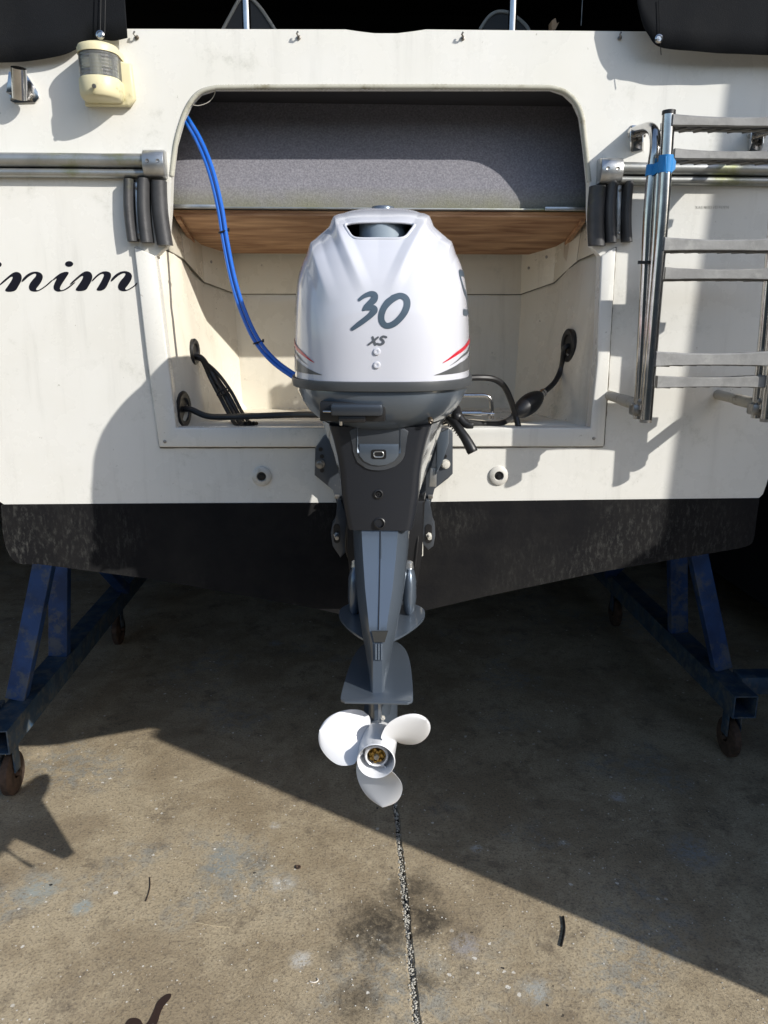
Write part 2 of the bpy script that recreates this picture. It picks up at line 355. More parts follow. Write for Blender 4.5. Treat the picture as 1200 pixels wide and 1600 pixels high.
# ------------------------------------------------------------------ the setting: ground and shed
j0, j1 = PZ(652, 1600), PZ(618, 1262)
def joint_x(y): return j0.x+(j1.x-j0.x)*(y-j0.y)/(j1.y-j0.y)
g = MB(); g.box((0, 0, -.0265), (120, 120, .03)); o = g.build('ground', JOINT, smooth=0); tag(o, kind='structure')
ys = [-60, -20, -8, -3]+[-1.6+.012*i for i in range(400)]+[4+.5*i for i in range(12)]+[20, 60]
for sgn in (-1, 1):
    g = MB(); A = []; B = []; Cc = []; D = []
    for i, y in enumerate(ys):
        jx = joint_x(y)+sgn*(.0065+.0035*noise.noise(Vector((y*9, sgn*7, 0)))+.005*abs(noise.noise(Vector((y*37, sgn*3, 1)))))
        ch = sgn*(.004+.006*abs(noise.noise(Vector((y*25, sgn*3, 5)))))
        A.append(g.bm.verts.new((sgn*60, y, 0))); B.append(g.bm.verts.new((jx+ch, y, 0)))
        Cc.append(g.bm.verts.new((jx, y, -.005-.003*noise.noise(Vector((y*50, 0, sgn)))))); D.append(g.bm.verts.new((jx, y, -.03)))
    for i in range(len(ys)-1):
        for U, V in ((A, B), (B, Cc), (Cc, D)): g.bm.faces.new((U[i], V[i], V[i+1], U[i+1]))
    o = g.build('concrete_slab', CONC, smooth=0); tag(o, kind='structure')
    # normals up
    if sum(p.normal.z for p in o.data.polygons) < 0: o.data.flip_normals()
g = MB()
for i in range(1700):
    y = random.uniform(-.95, 1.4); x = joint_x(y)+random.gauss(-.002, .006)
    r = random.choice((.001, .0014, .002, .003, .0036)) ; g.ico((x, y, random.uniform(-.006, .0015)), r, 1, (1, random.uniform(.6, 1.4), .7))
o = g.build('joint_rubble', mat('rubble', (.5, .48, .42), .9, dirt=(.1, .09, .08), dscale=30), smooth=0); tag(o, 'crumbly pale grit filling the concrete joint', 'grit', kind='stuff')
g = MB()
cl = [(random.uniform(0, 1200), random.uniform(1200, 1600)) for _ in range(14)]
for i in range(520):
    if i % 3 == 0: q = random.choice(cl+[(640, 1400), (420, 1400), (480, 1500), (860, 1330), (950, 1250)]); px, py = q[0]+random.gauss(0, 35), q[1]+random.gauss(0, 30)
    else: px, py = random.uniform(-50, 1250), random.uniform(1130, 1620)
    if py < 1110: continue
    p = PZ(px, py); r = random.choice((.001, .0014, .002, .0028)); n = random.choice((4, 5, 6)); ph = random.random()*6
    el = random.uniform(.5, 1)
    pts = [(p.x+r*cos(ph+2*pi*k/n)*random.uniform(.7, 1.3), p.y+r*el*sin(ph+2*pi*k/n)*random.uniform(.7, 1.3), .0004) for k in range(n)]
    g.prism(pts, (0, 0, .0012))
o = g.build('paint_chips', mat('chips', (.68, .66, .60), .8, dirt=(.2, .18, .14), dscale=3), smooth=0); tag(o, 'pale flakes and chips scattered over the concrete', 'paint flakes', kind='stuff')

sh = empty('boat_shed', (0, 3, 0), label='dark steel shed the boat stands in, black inside', cat='shed')
g = MB(); g.box((0, 10.0, 1.66), (11, .08, 3.3)); g.build('back_wall', SHEDM, sh, smooth=0)
g = MB(); g.box((-4.2, 5.0, 1.66), (.08, 9.8, 3.3)); g.build('side_wall', SHEDM, sh, smooth=0)
g = MB(); g.box((5.6, 5.0, 1.66), (.08, 9.8, 3.3)); g.build('side_wall', SHEDM, sh, smooth=0)
g = MB(); g.box((.7, 5.05, 3.35), (10.2, 9.9, .08)); g.build('roof', SHEDM, sh, smooth=0)

# ------------------------------------------------------------------ boat
XC = .022
bt = empty('motor_boat', (XC, 0, 1.03), label='cream motor boat seen from behind, its transom cut out for an outboard', cat='boat')
top = [P(-260, 45), P(205, 45), P(540, 46), P(560, 49), P(585, 52), P(620, 52), P(645, 49), P(665, 46), P(990, 49), P(1500, 52)]
rightc = [P(1500, 300), P(1215, 690), P(1206, 728), P(1197, 758), P(1192, 772), P(1186, 778)]
botm = [P(900, 781), P(600, 785), P(300, 786)]
leftc = [P(6, 788), P(-6, 780), P(-14, 765), P(-30, 730), P(-260, 300)]
hole = [(276, 668), (264, 565), (244, 400), (262, 383), (266, 330), (268, 275), (274, 225), (285, 185), (297, 160), (312, 144), (334, 137),
        (864, 137), (884, 144), (899, 158), (909, 180), (915, 225), (921, 285), (921, 330), (924, 383), (938, 400), (931, 565), (921, 668)]
holeP = [P(*q) for q in hole]
g = MB(); g.plate(top+rightc+botm+leftc, [holeP], (0, .03, 0)); g.build('transom', GEL, bt, smooth=25)
# bulwark cap behind the top edge
g = MB(); g.loft([[p+Vector((0, .03, 0)), p+Vector((0, .12, -.004)), p+Vector((0, .12, -.05)), p+Vector((0, .031, -.05))] for p in top], closed=True); g.build('bulwark_cap', GEL, bt)
# antifouled band on the transom
low = catmull([P(1186, 779), P(1181, 815), P(1177, 843), P(1169, 852), P(1152, 857)], 4)+[P(940, 893), P(760, 931), P(650, 957), P(600, 962), P(545, 962), P(480, 948), P(240, 905)]+catmull([P(60, 881), P(30, 880), P(16, 868), P(6, 840), P(2, 789)], 4)
g = MB(); g.prism([p+Vector((0, -.002, 0)) for p in [P(300, 786.5), P(600, 785.5), P(900, 781.5)]+low], (0, .03, 0)); g.build('antifouled_transom', AFOUL, bt, smooth=25)
# hull going forward
def hull_ring(lst, k):
    Y = .035+k*7.5; s = 1-.0*k-.9*max(0, k-.45)**1.6*1.9; lift = .35*max(0, k-.5)**2
    return [Vector((XC+(p.x-XC)*s, Y, p.z+lift)) for p in lst]
g = MB(); g.loft([hull_ring(low, k/12) for k in range(13)], False, False, closed=False); g.build('hull_bottom', AFOUL, bt)
for side in (rightc, leftc[::-1]):
    g = MB(); g.loft([hull_ring(side, k/12) for k in range(13)], False, False, closed=False); g.build('topside', GEL, bt)
g = MB(); g.box((XC, 3.5, 1.62), (2.3, 6.9, .02)); g.build('cockpit_sole', DARKIN, bt, smooth=0) if False else None
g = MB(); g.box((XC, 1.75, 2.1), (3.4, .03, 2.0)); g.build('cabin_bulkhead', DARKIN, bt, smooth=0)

# splash well, built up in level rings
def wring(y, xa, xb, xc1, xc2, yb=.22, yc=.38, yd=.50):
    z = P(600, y).z
    L = [Vector((P(xa, y).x, .03, z)), Vector((xb, yb, z)), Vector((xc1, yc, z)), Vector((xc2, yd, z))]
    m = 2*.028
    return L + [Vector((m-v.x, v.y, v.z)) for v in L[::-1]]
zt, zb = P(600, 330).z+.06, P(600, 670).z-.002
def Xat(x, y, Y): return P(x, y, Y).x
rings = []
for (z, a, b_, c1, c2) in ((zt, Xat(243, 400, 0), Xat(275, 380, .22), Xat(312, 398, .38), Xat(365, 400, .5)),
                           (P(600, 480).z, Xat(252, 480, 0), Xat(296, 480, .22), Xat(320, 500, .38), Xat(368, 500, .5)),
                           (P(600, 565).z, Xat(264, 565, 0), Xat(311, 565, .22), Xat(335, 560, .38), Xat(374, 580, .5)),
                           (zb+.02, Xat(273, 650, 0), Xat(322, 640, .22), Xat(350, 640, .38), Xat(380, 650, .5)),
                           (zb, Xat(277, 668, 0), Xat(326, 650, .22), Xat(356, 645, .37), Xat(386, 650, .485))):
    L = [Vector((a, .028, z)), Vector((b_, .22, z)), Vector((c1, .38, z)), Vector((c2, .50, z))]
    rings.append(L+[Vector((.056-v.x, v.y, v.z)) for v in L[::-1]])
g = MB(); g.loft(rings, False, False, closed=False)
g.bm.faces.new([g.bm.verts.new(v) for v in rings[-1]])
bmesh.ops.remove_doubles(g.bm, verts=g.bm.verts, dist=.0005)
wl = g.build('splash_well', GELI, bt, smooth=25)
m = wl.modifiers.new('thickness', 'SOLIDIFY'); m.thickness = .008; m.offset = 1
# boards around the top of the well
zt2 = P(600, 398, .5).z+.012; 
def board(pa, pb, za, zb2, inn=.006):
    d = (pb-pa); n = Vector((d.y, -d.x, 0)).normalized()
    if n.dot(Vector((XC, .1, 0))-pa) < 0: n = -n
    return [pa+n*inn, pb+n*inn], n
topr, midr = rings[0], rings[1]
def wallpt(i, z):
    for A, B in zip(rings, rings[1:]):
        if B[i].z <= z <= A[i].z:
            t = (z-A[i].z)/(B[i].z-A[i].z); return A[i].lerp(B[i], t)
    return rings[0][i].copy()
zl = [P(262, 383).z, P(275, 405, .22).z, P(316, 440, .38).z, P(366, 459, .5).z]
zl = zl+zl[::-1]
ztop = rings[0][0].z
for i in range(7):
    if i == 3:
        segs = [(0, 1)]
    lowA, lowB = zl[i], zl[i+1]
    a1, b1, a0, b0 = wallpt(i, ztop), wallpt(i+1, ztop), wallpt(i, lowA), wallpt(i+1, lowB)
    n = (b1-a1).cross(a0-a1).normalized()
    if n.y > 0 or (abs(n.y) < .3 and n.dot(Vector((XC, .2, a1.z))-a1) < 0): n = -n
    cuts = [0.004, .996] if i != 3 else [.003, .62, .628, .997]
    for u0, u1 in zip(cuts[::2], cuts[1::2]):
        q = [a1.lerp(b1, u0), a1.lerp(b1, u1), a0.lerp(b0, u1), a0.lerp(b0, u0)]
        g = MB(); g.prism([p+n*.001 for p in q], n*.006, bev=.0015); g.build('trim_board', GELI, bt)
    bd = [a0.lerp(b0, k/16)+n*.004+Vector((0, 0, -.001+.0008*noise.noise(Vector((k*.9, i*5, 0))))) for k in range(17)]
    g = MB(); g.tube(bd, .0016, 6); g.build('sealant_bead', SEAL, bt)
    g = MB(); g.tube([a1+n*.005, a0+n*.005], .0022, 6); g.build('sealant_bead', SEAL, bt)
    # screw heads
    if i in (2, 3, 4, 6):
        for u, vv in ((.25, .7), (.75, .62)):
            c = a1.lerp(b1, u).lerp(a0.lerp(b0, u), vv)+n*.007
            g = MB(); g.lathe([(.0045, 0), (.0045, .0012), (.002, .0022), (0, .0022)], c, n, 12); g.build('screw', OSTEEL, bt)
# rim flange round the lower well
fl = [(211, 386), (231, 560), (250, 698), (942, 697), (951, 560), (961, 386), (938, 400), (931, 565), (921, 668), (276, 668), (264, 565), (243, 400)]
g = MB(); g.prism([P(*q)+Vector((0, -.001, 0)) for q in fl], (0, -.009, 0)); g.build('rim_flange', GEL, bt, bev=.0035, smooth=50)
for pts in ([(211, 386), (221, 470), (231, 555), (250, 698)], [(250, 699.5), (480, 699.5), (700, 699), (942, 698)], [(943, 697), (950, 600), (955, 500), (962, 386)]):
    g = MB(); pp = [P(*pts[i]).lerp(P(*pts[i+1]), k/24)+Vector((0, -.0012, 0)) for i in range(3) for k in range(24)]+[P(*pts[3])+Vector((0, -.0012, 0))]
    pp = [p+Vector((noise.noise(p*60)*.0012, 0, noise.noise(p*60+Vector((5, 5, 5)))*.0012)) for p in pp]
    g.tube(pp, .0022, 6, fn=lambda t: .0017+.0009*noise.noise(Vector((t*30, 0, 0)))); g.build('sealant_bead', SEAL, bt)
for q in ((259, 689), (926, 684)):
    c = P(*q)+Vector((0, -.010, 0)); g = MB(); g.lathe([(.0045, 0), (.0045, .0015), (.002, .0025), (0, .0025)], c, (0, -1, 0), 14); g.build('screw', OSTEEL, bt)

# shelf, channel, upholstered panel
sf, sb = P(600, 338, .10).z, P(600, 397, .47).z
xl, xr = Xat(271, 338, .10), Xat(919, 338, .10)
xl2, xr2 = Xat(310, 397, .47), Xat(875, 397, .47)
for k, (dz, inset, mm) in enumerate(((0, 0, WOOD), (.0066, -.003, WOOD))):
    g = MB()
    g.prism([(xl, .10+inset, sf+dz), (xr, .10+inset, sf+dz), (xr2, .47, sb+dz), (xl2, .47, sb+dz)], (0, 0, .006)); g.build('shelf_ply', mm, bt, smooth=0, bev=.0008)
g = MB(); g.box((XC+.002, .088, sf+.0165), (xr-xl-.01, .012, .004), bev=.001); g.box((XC+.002, .100, sf+.017), (xr-xl-.01, .012, .006)); g.build('shelf_channel', ALU, bt)
g = MB(); g.box((xl+.06, .079, sf+.018), (.12, .008, .009), bev=.001); g.build('end_bracket', ALUC, bt)
g = MB(); g.box((xr-.06, .079, sf+.018), (.12, .008, .009), bev=.001); g.build('end_bracket', ALUC, bt)
# side battens under shelf
for (xx, xx2, sgn) in ((xl, xl2, 1), (xr, xr2, -1)):
    g = MB(); g.prism([(xx+sgn*.004, .11, sf-.001), (xx+sgn*.016, .11, sf-.001), (xx2+sgn*.016, .46, sb-.001), (xx2+sgn*.004, .46, sb-.001)], (0, 0, -.010)); g.build('shelf_batten', WOOD, bt, smooth=0, bev=.001)
MOSS_Z = 0
zc0, zc1 = P(600, 327, .125).z, P(600, 60, 0).z-.03
MOSS_Z = zc0-1.03
CARP = carpet()
g = MB()
nx, nz_ = 60, 20
xa, xb_ = Xat(255, 200, .125), Xat(935, 200, .125)
def cz(i, j, front):
    u, v = i/nx, j/nz_; x = xa+(xb_-xa)*u; z = zc0+(zc1-zc0)*v
    e = min(u, 1-u)*(xb_-xa); f = min(v, 1-v)*(zc1-zc0)
    y = .088+.42*(z-zc0)+.012*(exp(-e/.02)+exp(-f/.015))-.0015*noise.noise(Vector((x*5, z*9, 0)))
    return Vector((x, y if front else y+.06, z))
V = [[g.bm.verts.new(cz(i, j, True)) for i in range(nx+1)] for j in range(nz_+1)]
W = [[g.bm.verts.new(cz(i, j, False)) for i in range(nx+1)] for j in range(nz_+1)]
for j in range(nz_):
    for i in range(nx):
        g.bm.faces.new((V[j][i], V[j][i+1], V[j+1][i+1], V[j+1][i])); g.bm.faces.new((W[j][i], W[j+1][i], W[j+1][i+1], W[j][i+1]))
for j in range(nz_):
    g.bm.faces.new((V[j][0], V[j+1][0], W[j+1][0], W[j][0])); g.bm.faces.new((V[j][nx], W[j][nx], W[j+1][nx], V[j+1][nx]))
for i in range(nx):
    g.bm.faces.new((V[0][i], W[0][i], W[0][i+1], V[0][i+1])); g.bm.faces.new((V[nz_][i], V[nz_][i+1], W[nz_][i+1], W[nz_][i]))
g.build('upholstered_panel', CARP, bt)
# inner sides and top of the locker opening
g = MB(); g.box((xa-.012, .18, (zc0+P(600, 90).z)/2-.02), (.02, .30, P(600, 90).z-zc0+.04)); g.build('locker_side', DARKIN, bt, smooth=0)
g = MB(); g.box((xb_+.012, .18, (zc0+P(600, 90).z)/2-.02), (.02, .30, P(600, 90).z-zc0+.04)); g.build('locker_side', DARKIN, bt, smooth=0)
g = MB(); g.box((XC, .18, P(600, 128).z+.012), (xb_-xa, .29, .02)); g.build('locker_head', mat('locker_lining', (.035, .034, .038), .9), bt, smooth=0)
# ribbed edge trim
edp = hole[5:11]+[(352, 136), (400, 135.5), (500, 135), (600, 135), (700, 135), (800, 135.5), (846, 136)]+hole[11:17]
ed = []
for p in catmull([P(x, y) for x, y in edp], 30):
    if not ed or (p-ed[-1]).length > .0021: ed.append(p)
g = MB(); g.tube([p+Vector((0, .002, 0)) for p in ed], .0085, 10, fn=lambda t: .0058+.00045*(1 if int(round(t*(len(ed)-1))) % 2 else -1)); g.build('edge_trim', mat('trim_vinyl', (.44, .43, .36), .7, dirt=(.22, .2, .13), dscale=12), bt, smooth=60)
# rub rails
def rail(x0, x1, yc_, capx, name='rub_rail'):
    ya, yb2, yc2 = yc_
    z0, z1, z2 = P(600, ya).z, P(600, yb2).z, P(600, yc2).z
    def prof(za, zb3, d, n=8):
        h = (za-zb3)/2; c = (za+zb3)/2
        return [(0, za)]+[(-d*(.55+.45*cos(a)), c+h*.98*sin(a)) for a in [pi/2-pi*k/n for k in range(n+1)]]+[(0, zb3)]
    g = MB()
    for (za, zb3, d) in ((z0, z1, .036), (z1-.0015, z2, .026)):
        pr = prof(za, zb3, d)
        N = 14
        g.loft([[Vector((x0+(x1-x0)*k/N, y, z+.0012*noise.noise(Vector((k, 3, za))))) for y, z in pr] for k in range(N+1)])
    r = g.build(name, ALU, bt)
    pr = [(y*1.16-.002, z0+.004+(z-z0)*1.0) for y, z in prof(z0+.004, z2-.004, .036)]
    g = MB(); g.loft([[Vector((x, y, z)) for y, z in pr] for x in (capx[0], (capx[0]+capx[1])/2, capx[1])]); cp = g.build('end_cap', ALUC, r, bev=.002)
    for dx in (-.012, .012):
        cx = (capx[0]+capx[1])/2+dx
        g = MB(); g.lathe([(.0045, 0), (.0045, .002), (.0015, .001), (0, .001)], (cx, -.0425, (z0*.62+z2*.38)), (0, -1, 0), 12); g.build('screw', OSTEEL, r)
    return r
rail(P(-260, 260).x, P(236, 262).x, (246, 268, 283), (P(229, 262).x, P(262, 262).x))
rail(P(958, 262).x, P(1500, 262).x, (252, 272, 287), (P(932, 262).x, P(966, 262).x))

# hooks, screws, drains, small marks
for q in ((214, 59), (467, 59), (723, 60), (968, 60)):
    c = P(*q); g = MB(); g.lathe([(.005, 0), (.005, .003), (.002, .004), (.002, .010)], c, (0, -1, 0), 10); g.tube([c+Vector((0, -.010, 0)), c+Vector((-.004, -.013, .004)), c+Vector((-.001, -.013, .009))], .0022, 8); g.build('lashing_hook', OSTEEL, bt)
for q in ((409, 744), (779, 743)):
    c = P(*q)
    g = MB(); g.lathe([(.026, 0), (.026, .004), (.022, .007), (.013, .008), (.0115, .004), (.0115, -.01)], c, (0, -1, 0), 28); dr = g.build('drain_fitting', WHITEP, bt)
    g = MB(); g.lathe([(.0114, 0), (0, 0)], c+Vector((0, -.0035, 0)), (0, -1, 0), 20); g.cyl(c+Vector((.001, -.004, 0)), c+Vector((.001, -.009, .0)), .0055, 6) ; g.build('bung', BLACKP, dr)

# boat's name: script letters in black vinyl
def chaikin(p, it=1):
    for _ in range(it):
        q = []
        for i in range(len(p)):
            a, b = Vector(p[i]), Vector(p[(i+1) % len(p)]); q += [a.lerp(b, .25), a.lerp(b, .75)]
        p = q
    return p
A_ = [(30, 345), (125, 343), (150, 300), (172, 262), (181, 225), (168, 192), (138, 180), (105, 188), (60, 224), (-4, 282), (-4, 298), (60, 246), (92, 220), (107, 222), (98, 248), (70, 290)]
B_ = [(176, 250), (215, 205), (260, 182), (300, 178), (335, 190), (352, 215), (345, 250), (320, 290), (292, 322), (302, 333), (325, 325), (370, 295), (430, 240), (438, 248), (380, 300), (320, 338), (280, 345), (245, 335), (233, 305), (250, 265), (290, 222), (300, 200), (283, 193), (240, 214), (178, 272)]
I_ = [(425, 246), (500, 184), (573, 178), (535, 235), (492, 300), (488, 325), (505, 333), (540, 316), (612, 262), (616, 270), (545, 328), (490, 344), (455, 340), (436, 318), (440, 285), (470, 226), (436, 254)]
E_ = [(748, 250), (790, 205), (830, 180), (870, 175), (902, 188), (909, 215), (895, 250), (855, 333), (778, 337), (810, 290), (845, 225), (850, 200), (832, 195), (800, 215), (750, 266)]
F_ = [(x+727, y-4) for x, y in B_]; F_[12] = (1118, 266); F_[13] = (1122, 274)
D_ = [(x+575, y-6) for x, y in A_]
dots = [[(565+33*cos(a*pi/12), 117+23*sin(a*pi/12)) for a in range(24)], [(-12+27*cos(a*pi/12), 122+22*sin(a*pi/12)) for a in range(24)]]
lay = 0
for nm, poly in (('letter', A_), ('letter', B_), ('letter', I_), ('letter', D_), ('letter', E_), ('letter', F_), ('letter_dot', dots[0]), ('letter_dot', dots[1])):
    lay += 1
    pl = chaikin([Vector((x, y)) for x, y in poly], 2) if nm == 'letter' else [Vector(p) for p in poly]
    g = MB(); g.bm.faces.new([g.bm.verts.new(P(p.x/5.217, 390+p.y/5.217, 0)+Vector((0, -.0006-.00004*lay, 0))) for p in pl])
    for f in g.bm.faces: f.normal_update()
    bmesh.ops.triangulate(g.bm, faces=g.bm.faces[:], ngon_method='EAR_CLIP')
    o = g.build(nm, INK, bt, smooth=0)
    if sum(p.normal.y for p in o.data.polygons) > 0: o.data.flip_normals()

# small hull number scratched on the transom
g = MB()
sx, sy = 1087, 322
rr = random.Random(5)
SEG = {'N': [((0, 1), (0, 0), (1, 1), (1, 0))], 'O': [((0, 0), (1, 0), (1, 1), (0, 1), (0, 0))], '7': [((0, 0), (1, 0), (.4, 1))], 'K': [((0, 0), (0, 1)), ((1, 0), (0, .5), (1, 1))],
       'L': [((0, 0), (0, 1), (1, 1))], 'E': [((1, 0), (0, 0), (0, 1), (1, 1)), ((0, .5), (.8, .5))], 'A': [((0, 1), (.5, 0), (1, 1))], 'X': [((0, 0), (1, 1)), ((1, 0), (0, 1))]}
for k, ch in enumerate('VAEN00707LEN'.replace('V', 'X').replace('0', 'O')):
    for pl in SEG[ch]:
        g.tube([P(sx+k*4.4+u*2.6, sy+v*4.2)+Vector((0, -.0004, 0)) for u, v in pl], .0004, 4)
g.build('builder_number', mat('scribed', (.40, .38, .33), .7), bt)

# cockpit: two seats and two poles
for (x0, x1, yt) in ((345, 432, -6), (750, 828, 18)):
    z0 = P(400, 60, .5).z
    q = [(x0, 52), (x0+14, 26), (x0+30, yt+4), (x0+42, yt), (x0+60, yt+16), (x0+78, 36), (x1+6, 60)] if x0 < 500 else [(x0, 46), (x0+14, 26), (x0+30, yt), (x0+50, yt+4), (x1-6, 40), (x1, 52)]
    pr = [P(x, y, .5) for x, y in q]
    pr = catmull(pr, 5)+[Vector((pr[-1].x, .5, 1.9)), Vector((pr[0].x, .5, 1.9))]
    g = MB(); g.prism(pr, (0, .07, 0), bev=.006); st = g.build('seat_back', mat('seat_vinyl', (.05, .052, .055), .6), bt)
    g = MB(); g.tube(catmull([P(x, y, .497) for x, y in q], 6), .005, 8); g.build('piping', mat('pale_piping', (.45, .45, .42), .6), st)
for x in (386, 800):
    g = MB(); b0 = P(x, 52, .07); g.cyl(b0+Vector((0, 0, -.02)), b0+Vector((0, 0, .75)), .0105, 16); g.build('canopy_pole', STEEL, bt)
    g = MB(); g.lathe([(.018, 0), (.018, .004), (.012, .008), (.0106, .02)], b0+Vector((0, 0, -.004)), (0, 0, 1), 16); g.build('pole_foot', STEEL, bt) if False else g.bm.free()
g = MB(); b0 = P(908, 40, .3); g.cyl(b0, b0+Vector((0, 0, .6)), .0016, 8); g.build('rigging_wire', OSTEEL, bt)
g = MB(); a = P(862, 48, .2); g.prism([a, P(868, 46, .2), P(874, 34, .2), P(870, 37, .2), P(868, 28, .2), P(862, 32, .2)], (0, .03, 0)); g.prism([a+Vector((-.01, .001, -.05)), a+Vector((.014, .001, -.05)), a+Vector((.012, .001, 0)), a+Vector((0, .001, 0))], (0, .028, 0))
tag(g.build('broken_batten', mat('split_wood', (.45, .30, .18), .8), loc=a), 'broken wooden batten end sticking up behind the transom', 'batten')

# canopy
cn = empty('canvas_canopy', (XC, .8, 2.45), label='black canvas canopy over the cockpit with its back open', cat='canopy')
zr = 3.05
g = MB(); g.prism([(-1.75, .0, zr), (1.8, .0, zr), (1.8, 1.74, zr+.05), (-1.75, 1.74, zr+.05)], (0, 0, .01)); g.build('roof', CANV, cn, smooth=0)
for x in (-1.7, 1.75):
    g = MB(); g.box((x, .87, 2.62), (.01, 1.7, .86)); g.build('side_panel', CANV, cn, smooth=0)
def flap(edge, off, x0, x1, nm, lab):
    # edge: lower outline, left to right
    pts = catmull([Vector((x, y, 0)) for x, y in edge], 8)
    g = MB(); R = []
    for p in pts:
        b = P(p.x, p.y, 0); col = []
        for k in range(15):
            t = k/14; z = b.z+(zr-b.z)*t; x = b.x
            y = -(off+.008*noise.noise(Vector((x*4, z*2.2, off)))*1.5+.005*noise.noise(Vector((x*13, z*5, 3))))*(1-.55*t)
            sc = (y-CAM_LOC.y)/(0-CAM_LOC.y)
            col.append(Vector((x, y, z)))
        R.append(col)
    g.loft(R, False, False, closed=False)
    o = g.build(nm, CANV, cn, smooth=60); tag(o, lab)
    m = o.modifiers.new('thickness', 'SOLIDIFY'); m.thickness = .0025; return o
lf = flap([(-300, 104), (-60, 104), (20, 102), (60, 99), (100, 92), (122, 82), (140, 68), (160, 66), (182, 68), (203, 64)], .028, 0, 0, 'back_flap', 'left back flap rolled open')
rf = flap([(982, 20), (990, 52), (1000, 70), (1012, 84), (1040, 90), (1100, 95), (1180, 97), (1300, 99), (1520, 103)], .055, 0, 0, 'back_flap', 'right back flap')
def inv(o, p): return p
for (q, par, off) in (((157, 55), lf, .036), ((1029, 61), rf, .062)):
    c = P(q[0], q[1], -off); g = MB(); g.lathe([(.0095, 0), (.0095, .003), (.006, .005), (.006, .003), (.0035, .003), (.003, .006), (0, .006)], c, (0, -1, 0), 18); g.build('snap_stud', STEEL, par)
for dx in (-3.5, 3.5):
    g = MB(); g.tube([P(160+dx, 53, -.036), P(161+dx, 0, -.034), P(162+dx, -60, -.032)], .0011, 6); g.build('zip_seam', mat('seam%d' % dx, (.004, .004, .004), .6), lf)
g = MB(); g.tube([P(1029, 0, -.060), P(1031, 55, -.062), P(1033, 86, -.061)], .0009, 6); g.build('seam', CANV, rf)

# ------------------------------------------------------------------ fender strips at the corners of the cut-out
def fender(cols, strip, label):
    c0 = P(*cols[0][0]); f = empty('rubber_fender', (c0.x, 0, c0.z), label=label, cat='rubber buffer', group='rubber buffers either side of the cut-out')
    for (xt, yt), (xb2, yb3), wpx, d in cols:
        a, b = P(xt, yt), P(xb2, yb3); hw = wpx/2*.00167
        n = 12; R = []
        for k in range(n+1):
            t = k/n; p = a.lerp(b, t); p.x += -.004*sin(t*pi)
            R.append([p+Vector((hw*sin(al), -d*(.35+.65*max(0, cos(al))) if abs(al) < 1.56 else -.0005, 0)) for al in [pi/2*1.0-pi*q/10 for q in range(11)]]+[p+Vector((-hw, -.0003, 0)), p+Vector((hw, -.0003, 0))])
        g = MB(); g.loft(R); g.build('rubber_strip', RUB, f, bev=0)
    a, b = P(*strip[0]), P(*strip[1]); g = MB(); dr = (b-a)
    g.prism([a+Vector((-.005, -.012, 0)), a+Vector((.005, -.012, 0)), b+Vector((.005, -.012, 0)), b+Vector((-.005, -.012, 0))], (0, .01, 0), bev=.001); ms = g.build('metal_strip', ALUC, f)
    for t in (.1, .9):
        c = a.lerp(b, t)+Vector((0, -.012, 0)); g = MB(); g.lathe([(.0042, 0), (.0042, .002), (0, .003)], c, (0, -1, 0), 10); g.build('screw', OSTEEL, ms)
fender([((204, 282), (210, 378), 15, .032), ((227, 281), (232, 380), 18, .034), ((249, 284), (259, 384), 22, .026)], ((215, 286), (219, 374)), 'grey rubber buffer strips left of the cut-out, lit by the sun')
fender([((933, 292), (931, 385), 24, .030), ((953, 286), (952, 380), 16, .036), ((979, 286), (977, 379), 14, .034)], ((966, 290), (964, 374)), 'black rubber buffer strips right of the cut-out, beside the ladder')

# ------------------------------------------------------------------ grommets, hoses
def hose(name, pts, r, m, label, cat, n=10, parent=None, seg=10):
    g = MB(); pp = catmull(pts, n); g.tube(pp, r, seg); o = g.build(name, m, parent, loc=None if parent else pts[0])
    if label: tag(o, label, cat)
    return o
def grommet(c, nrm, rx, label):
    g = MB(); nrm = Vector(nrm).normalized(); u = Vector((0, 0, 1)); v = nrm.cross(u)
    R = []
    for (r, h) in ((1, -.012), (1.0, .004), (.9, .007), (.66, .006), (.60, .002), (.60, .0015)):
        R.append([Vector(c)+u*cos(2*pi*k/24)*rx*r+v*sin(2*pi*k/24)*rx*r*.95+nrm*h for k in range(24)])
    g.loft(R, False, True); o = g.build('cable_grommet', BLACKP, bt); return o
wn = (rings[2][1]-rings[2][0]); nL = Vector((wn.y, -wn.x, 0)).normalized()
def onwall(x, y, i, off=.0):                              # point of wall facet i (between columns i and i+1) seen at a pixel
    d = ray(x, y); best = None
    for A, B in zip(rings, rings[1:]):
        q = (A[i], A[i+1], B[i+1], B[i])
        n = (q[1]-q[0]).cross(q[3]-q[0]).normalized(); t = (q[0]-CAM_LOC).dot(n)/d.dot(n); p = CAM_LOC+d*t
        if min(A[i].z, B[i].z)-.001 <= p.z <= max(A[i].z, B[i].z)+.001:
            nn = n if n.dot(Vector((XC, -.3, p.z))-p) > 0 else -n
            return p+nn*off, nn
    return CAM_LOC+d*2.2, Vector((1, 0, 0))
g1, n1 = onwall(286, 640, 0, .0005); g2, n2 = onwall(300, 550, 0, .006); g3, n3 = onwall(889, 540, 6, .0005)
grommet(g1, n1, .058*.85, ''); grommet(g2, n2, .036, ''); grommet(g3, n3, .052*.9, '')
hose('black_cable', [g1-n1*.01, g1+n1*.02, P(330, 651, .06), P(400, 650, .03), P(460, 648, .0), P(500, 648, -.05)], .0082, HOSEM, 'black ribbed control cable running level from the lower left grommet to the motor', 'cable')
cb = empty('cable_bundle', g2, label='bundle of black cables drooping from the upper left grommet into the well', cat='cables')
zf = P(600, 668).z+.006
